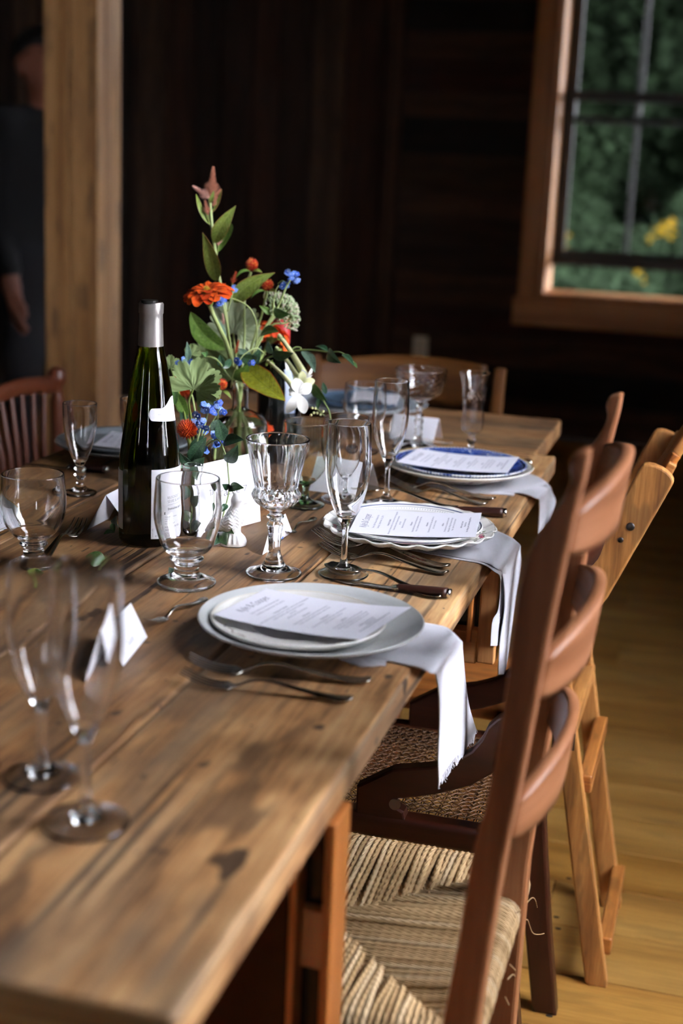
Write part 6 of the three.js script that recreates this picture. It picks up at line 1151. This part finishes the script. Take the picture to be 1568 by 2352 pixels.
// ---------------------------------------------------------------- person, partly hidden by the post
{
  const Z = -4.95, p = onZ(98, 130, Z), X = p.x, H = 1.72, yE = onZ(78, 128, Z).y;
  const o = thing('person', 'person in dark clothes standing half hidden behind the timber post', 'person', [X, 0, Z], 0.9);
  // local axes: +z is the way the body faces, x to its left
  const s = 1.0, hd = yE - 0.02, sh = hd - 0.24, hip = 0.9;
  const skin = std('#7c4c3a', 0.6), dark = std('#101012', 0.9), hair = std('#0c0908', 0.6), pant = std('#15151a', 0.9);
  const arm = (k) => [[k * 0.17, sh, 0, 0.05, k * 0.22, sh - 0.3, -0.02, 0.042], [k * 0.22, sh - 0.3, -0.02, 0.042, k * 0.2, sh - 0.5, 0.12, 0.032], [k * 0.2, sh - 0.5, 0.12, 0.03, k * 0.195, sh - 0.57, 0.15, 0.034]];
  const body = blob([
    [0, hd, 0.005, 0.088, 0, hd - 0.045, 0.022, 0.07], [0, hd - 0.1, 0.005, 0.052, 0, sh + 0.03, -0.01, 0.054], [-0.14, sh - 0.005, -0.01, 0.062, 0.14, sh - 0.005, -0.01, 0.062], [0, sh - 0.1, 0, 0.125, 0, hip + 0.14, 0, 0.105], [-0.07, hip, 0, 0.1, 0.07, hip, 0, 0.1],
    [-0.09, hip - 0.04, 0, 0.085, -0.1, 0.48, 0.015, 0.058], [0.09, hip - 0.04, 0, 0.085, 0.1, 0.48, 0.015, 0.058], [-0.1, 0.48, 0.015, 0.055, -0.105, 0.08, -0.01, 0.04], [0.1, 0.48, 0.015, 0.055, 0.105, 0.08, -0.01, 0.04], [-0.105, 0.035, -0.02, 0.036, -0.11, 0.025, 0.13, 0.028], [0.105, 0.035, -0.02, 0.036, 0.11, 0.025, 0.13, 0.028], ...arm(1), ...arm(-1),
    [0, hd - 0.03, 0.088, 0.014, 0, hd - 0.045, 0.104, 0.013], [-0.082, hd - 0.03, 0.0, 0.018, -0.086, hd - 0.01, -0.006, 0.014], [0.082, hd - 0.03, 0.0, 0.018, 0.086, hd - 0.01, -0.006, 0.014], [-0.03, hd + 0.01, 0.082, 0.014, 0.03, hd + 0.01, 0.082, 0.014], [-0.016, hd - 0.082, 0.078, 0.01, 0.016, hd - 0.082, 0.078, 0.01], [0, hd - 0.115, 0.05, 0.02, 0, hd - 0.115, 0.055, 0.02]],
    [-0.45, 0, -0.45], [0.45, 1.8, 0.45], 120, 0.016, null, 0);
  part('body', body, skin, o);
  // hands with five fingers each
  for (const k of [1, -1]) {
    const w = [k * 0.195, sh - 0.57, 0.15], fg = [];
    fg.push([w[0], w[1], w[2], 0.03, w[0] - k * 0.002, w[1] - 0.06, w[2] + 0.03, 0.03]);
    for (let i = 0; i < 4; i++) { const z = w[2] + 0.01 + (i - 1.5) * 0.019, y = w[1] - 0.085, L = [0.05, 0.06, 0.057, 0.044][i]; fg.push([w[0], y, z + 0.02, 0.0095, w[0] - k * 0.006, y - L * 0.6, z + 0.03, 0.0088], [w[0] - k * 0.006, y - L * 0.6, z + 0.03, 0.0088, w[0] - k * 0.026, y - L * 1.15, z + 0.028, 0.0072]); }
    fg.push([w[0], w[1] - 0.02, w[2] + 0.035, 0.013, w[0] - k * 0.012, w[1] - 0.055, w[2] + 0.068, 0.0105], [w[0] - k * 0.012, w[1] - 0.055, w[2] + 0.068, 0.0105, w[0] - k * 0.018, w[1] - 0.085, w[2] + 0.074, 0.009]);
    const xs = w[0]; part('hand', blob(fg, [xs - 0.08, w[1] - 0.17, w[2] - 0.06], [xs + 0.08, w[1] + 0.03, w[2] + 0.11], 56, 0.004), skin, o);
  }
  const shell = (caps, n = 96) => blob(caps, [-0.45, 0, -0.45], [0.45, 1.8, 0.45], n, 0.02);
  part('jacket', shell([[-0.145, sh - 0.005, -0.01, 0.078, 0.145, sh - 0.005, -0.01, 0.078], [0, sh - 0.1, 0, 0.145, 0, hip + 0.08, 0, 0.13], [0, sh + 0.015, -0.015, 0.07, 0, sh, -0.01, 0.09], [-0.07, hip, 0, 0.115, 0.07, hip, 0, 0.115], ...arm(1).slice(0, 2).map((c) => [...c.slice(0, 3), c[3] + 0.02, ...c.slice(4, 7), c[7] + 0.018]), ...arm(-1).slice(0, 2).map((c) => [...c.slice(0, 3), c[3] + 0.02, ...c.slice(4, 7), c[7] + 0.018])]), dark, o, 'black jacket');
  part('trousers', shell([[-0.07, hip - 0.02, 0, 0.112, 0.07, hip - 0.02, 0, 0.112], [-0.09, hip - 0.05, 0, 0.1, -0.1, 0.48, 0.015, 0.074], [0.09, hip - 0.05, 0, 0.1, 0.1, 0.48, 0.015, 0.074], [-0.1, 0.48, 0.015, 0.074, -0.105, 0.1, -0.005, 0.064], [0.1, 0.48, 0.015, 0.074, 0.105, 0.1, -0.005, 0.064]]), pant, o, 'dark trousers');
  part('hair', blob([[0, hd + 0.035, -0.02, 0.083, 0, hd + 0.02, -0.035, 0.086], [0, hd + 0.068, 0.03, 0.05, 0, hd + 0.05, -0.03, 0.07], [-0.05, hd + 0.03, -0.03, 0.05, 0.05, hd + 0.03, -0.03, 0.05], [0, hd - 0.03, -0.06, 0.055, 0, hd - 0.05, -0.055, 0.045]], [-0.14, hd - 0.14, -0.16], [0.14, hd + 0.16, 0.14], 56, 0.012), hair, o, 'short dark hair');
  for (const k of [-1, 1]) { part('eye', put(new THREE.SphereGeometry(0.011, 14, 10), k * 0.032, hd - 0.005, 0.078), std('#e6e0da', 0.3), o); part('shoe', blob([[k * 0.105, 0.045, -0.03, 0.045, k * 0.112, 0.032, 0.14, 0.036]], [k * 0.105 - 0.1, 0, -0.1], [k * 0.105 + 0.1, 0.12, 0.2], 44, 0.01, null, 0.001), dark, o); }
}

// ---------------------------------------------------------------- outside: meadow and woodland edge
{
  const ground = struct('meadow_ground', mergeGeometries([slab(-60, 60, -1.2, -0.35, -60, ZB - 0.5), slab(XR + 0.5, 60, -1.2, -0.35, ZB - 0.5, 60), slab(-60, XR + 0.5, -1.2, -0.35, ZF + 0.5, 60), slab(-60, XL - 0.5, -1.2, -0.35, ZB - 0.5, ZF + 0.5)]), std('#24301f', 0.95));
  const leafG = new THREE.BufferGeometry(); // one bent leaf blade
  leafG.setAttribute('position', new THREE.Float32BufferAttribute([-0.5, 0, 0, 0.5, 0, 0, 0, 0.18, -0.5, 0, 0.18, 0.5], 3)); leafG.setIndex([0, 3, 2, 1, 2, 3]); leafG.computeVertexNormals();
  const leafTone = ['#202c1c', '#24311f', '#293724'].map((c) => new THREE.MeshPhysicalMaterial({ color: new THREE.Color(c), roughness: 0.85, specularIntensity: 0.15 }));
  const bark = std('#2a221a', 0.95);
  function crown(o, blobs, n, size, mat, seed) {
    const f = rng(seed), m = new THREE.InstancedMesh(leafG, mat, n), mx = new THREE.Matrix4(), q = new THREE.Quaternion(), c = new THREE.Color();
    let vol = blobs.map((b) => b[3] * b[3]), tot = vol.reduce((a, b) => a + b, 0);
    for (let k = 0; k < n; k++) {
      let r = f() * tot, j = 0; while (r > vol[j] && j < blobs.length - 1) { r -= vol[j]; j++; }
      const b = blobs[j], d = V(rr(-1, 1, f), rr(-1, 1, f), rr(-1, 1, f)).normalize().multiplyScalar(b[3] * Math.pow(f(), 0.25));
      q.setFromEuler(new THREE.Euler(rr(-0.9, 0.9, f), rr(0, 6.28, f), rr(-0.9, 0.9, f)));
      const s = size * rr(0.7, 1.4, f); mx.compose(V(b[0] + d.x, b[1] + d.y * (b[4] ?? 1), b[2] + d.z), q, V(s, s, s)); m.setMatrixAt(k, mx);
      const t = rr(0.7, 1.3, f); m.setColorAt(k, c.setRGB(t, t, t));
    }
    m.name = 'foliage'; m.userData.kind = 'stuff'; m.castShadow = m.receiveShadow = true; o.add(m);
  }
  function plant(name, label, category, x, z, h, rad, n, size, mat, seed, group) {
    const o = thing(name, label, category, [x, -0.35, z], 0, group), f = rng(seed), bl = [];
    const tree = name === 'tree';
    for (let k = 0; k < (tree ? 13 : 5); k++) bl.push([rr(-0.6, 0.6, f) * rad, h * (tree ? (k < 4 ? 0.05 + k * 0.07 : rr(0.25, 0.95, f)) : rr(0.3, 0.75, f)), rr(-0.6, 0.6, f) * rad, rad * rr(0.45, 0.75, f), tree ? 0.9 : 0.8]);
    crown(o, bl, n, size, mat, seed + 1);
    part(tree ? 'trunk' : 'stems', sweep([V(0, 0, 0), V(0.05, h * 0.5, 0.03), V(0, h * 0.85, 0)], (s) => (tree ? 0.2 : 0.05) * (1 - 0.7 * s), (s) => (tree ? 0.2 : 0.05) * (1 - 0.7 * s), 8), bark, o);
    return o;
  }
  const G = 'dense trees beyond the far window';
  plant('tree', 'dark leafy tree filling the left panes of the far window', 'tree', -2.9, -19.5, 13, 3.4, 26000, 0.17, leafTone[1], 101);
  plant('tree', 'lighter green tree filling the right panes of the far window', 'tree', 1.2, -21, 14, 3.8, 28000, 0.17, leafTone[2], 102);
  plant('tree', 'dark tree standing behind the gap between the window panes', 'tree', -1.2, -26, 17, 4.6, 26000, 0.2, leafTone[0], 103, G);
  plant('tree', 'dark tree at the far left edge of the window view', 'tree', -7.5, -24, 15, 4.6, 24000, 0.2, leafTone[0], 104, G);
  plant('tree', 'dark tree at the right edge of the window view', 'tree', 5.5, -25, 15, 4.6, 24000, 0.2, leafTone[0], 105, G);
  // unseen crowns added above the picture to keep the undergrowth in shade
  [[-7.5, -12], [-3.6, -11], [0.4, -11], [4.4, -11.5], [-5, -15.5], [-1, -15.5], [3.2, -16]].forEach(([x, z], k) => {
    const o = thing('tree', 'unseen tree added to shade the window view, ' + ['leftmost of the front row', 'second of the front row', 'third of the front row', 'rightmost of the front row', 'left one of the back row', 'middle one of the back row', 'right one of the back row'][k], 'tree', [x, -0.35, z], 0), f2 = rng(180 + k), bl = [], sd = x < -1 ? -1 : 1;
    for (let j = 0; j < 11; j++) bl.push([rr(-2.4, 2.4, f2), rr(k < 4 ? 4.4 : 4.9, 7.6, f2), rr(-2.2, 2.2, f2), rr(1.3, 1.9, f2), 0.6]);
    crown(o, bl, 11000, 0.42, leafTone[0], 190 + k);
    part('trunk', sweep([V(sd * 4.2, 0, 1), V(sd * 3.2, 3.6, 0.6), V(0, 6.4, 0)], (s) => 0.22 * (1 - 0.5 * s), (s) => 0.22 * (1 - 0.5 * s), 8), bark, o);
  });
  [[-4.2, -17.5], [-1.6, -18], [0.9, -17.3], [-0.6, -22.5]].forEach(([x, z], k) => plant('bush', ['tall dark shrub filling the wood edge behind the left panes', 'tall dark shrub behind the middle muntin of the window', 'tall dark shrub behind the right panes', 'tall dark shrub farthest back under the trees'][k], 'bush', x, z, 4.6, 2.5, 26000, 0.15, leafTone[k === 1 ? 0 : 1], 200 + k));
  plant('bush', 'low pale green bush under the left panes', 'bush', -2.3, -14.2, 1.35, 0.95, 7000, 0.08, leafTone[2], 111);
  plant('bush', 'low green bush under the middle muntin', 'bush', -1.2, -13.2, 1.0, 0.8, 7000, 0.075, leafTone[1], 112);
  plant('bush', 'green bush at the lower right of the window view', 'bush', -0.1, -14.5, 1.4, 1.0, 7000, 0.08, leafTone[2], 113);
  plant('bush', 'bright green undergrowth right behind the window sill', 'bush', -1.0, -10.6, 0.75, 0.85, 6000, 0.07, leafTone[2], 114);
  plant('bush', 'green undergrowth behind the sill on the left', 'bush', -2.0, -11.2, 0.85, 0.85, 6000, 0.07, leafTone[2], 115);
  const f = rng(140), yel = std('#8a6e10', 0.8, { specularIntensity: 0.1 });
  [['goldenrod clump with yellow plumes at the right of the window', -0.62, -12.4, 1.22], ['small yellow-flowered goldenrod at lower left behind the panes', -1.72, -12.6, 0.95], ['yellow goldenrod low behind the middle muntin', -1.0, -12.2, 0.85]].forEach(([lab, x, z, h], k) => {
    const o = thing('goldenrod', lab, 'flower', [x, -0.35, z], 0); const pl = [], st = [];
    for (let i = 0; i < 9; i++) { const a = rr(0, 6.28, f), b = V(Math.cos(a) * rr(0.05, 0.3, f), h * rr(0.85, 1.1, f), Math.sin(a) * 0.2); st.push(tube([V(b.x * 0.3, 0, b.z * 0.3), V(b.x * 0.7, b.y * 0.6, b.z * 0.7), b], 0.006, 6, 5)); if (i < (k ? 1 : 3)) for (let j = 0; j < 12; j++) pl.push(new THREE.IcosahedronGeometry(0.014, 0).translate(b.x + rr(-0.06, 0.06, f), b.y + rr(-0.09, 0.05, f), b.z + rr(-0.05, 0.05, f))); }
    part('plumes', mergeGeometries(pl), yel, o); part('stems', mergeGeometries(st), leafTone[1], o);
  });
  // trees seen only as reflections, outside the doorway and the window behind
  for (const [x, z, h, r, k] of [[16, -9, 4.5, 2.6, 0], [17, -3, 4, 2.4, 1], [15.5, 3, 4.6, 2.6, 2]]) plant('tree', ['tree outside the doorway, mirrored in the glasses, farthest back', 'tree outside the doorway, mirrored in the glasses, middle one', 'tree outside the doorway, mirrored in the glasses, nearest the camera'][k], 'tree', x, z, h, r, 2500, 0.3, leafTone[1], 160 + k);
}
renderer.render(scene, camera);
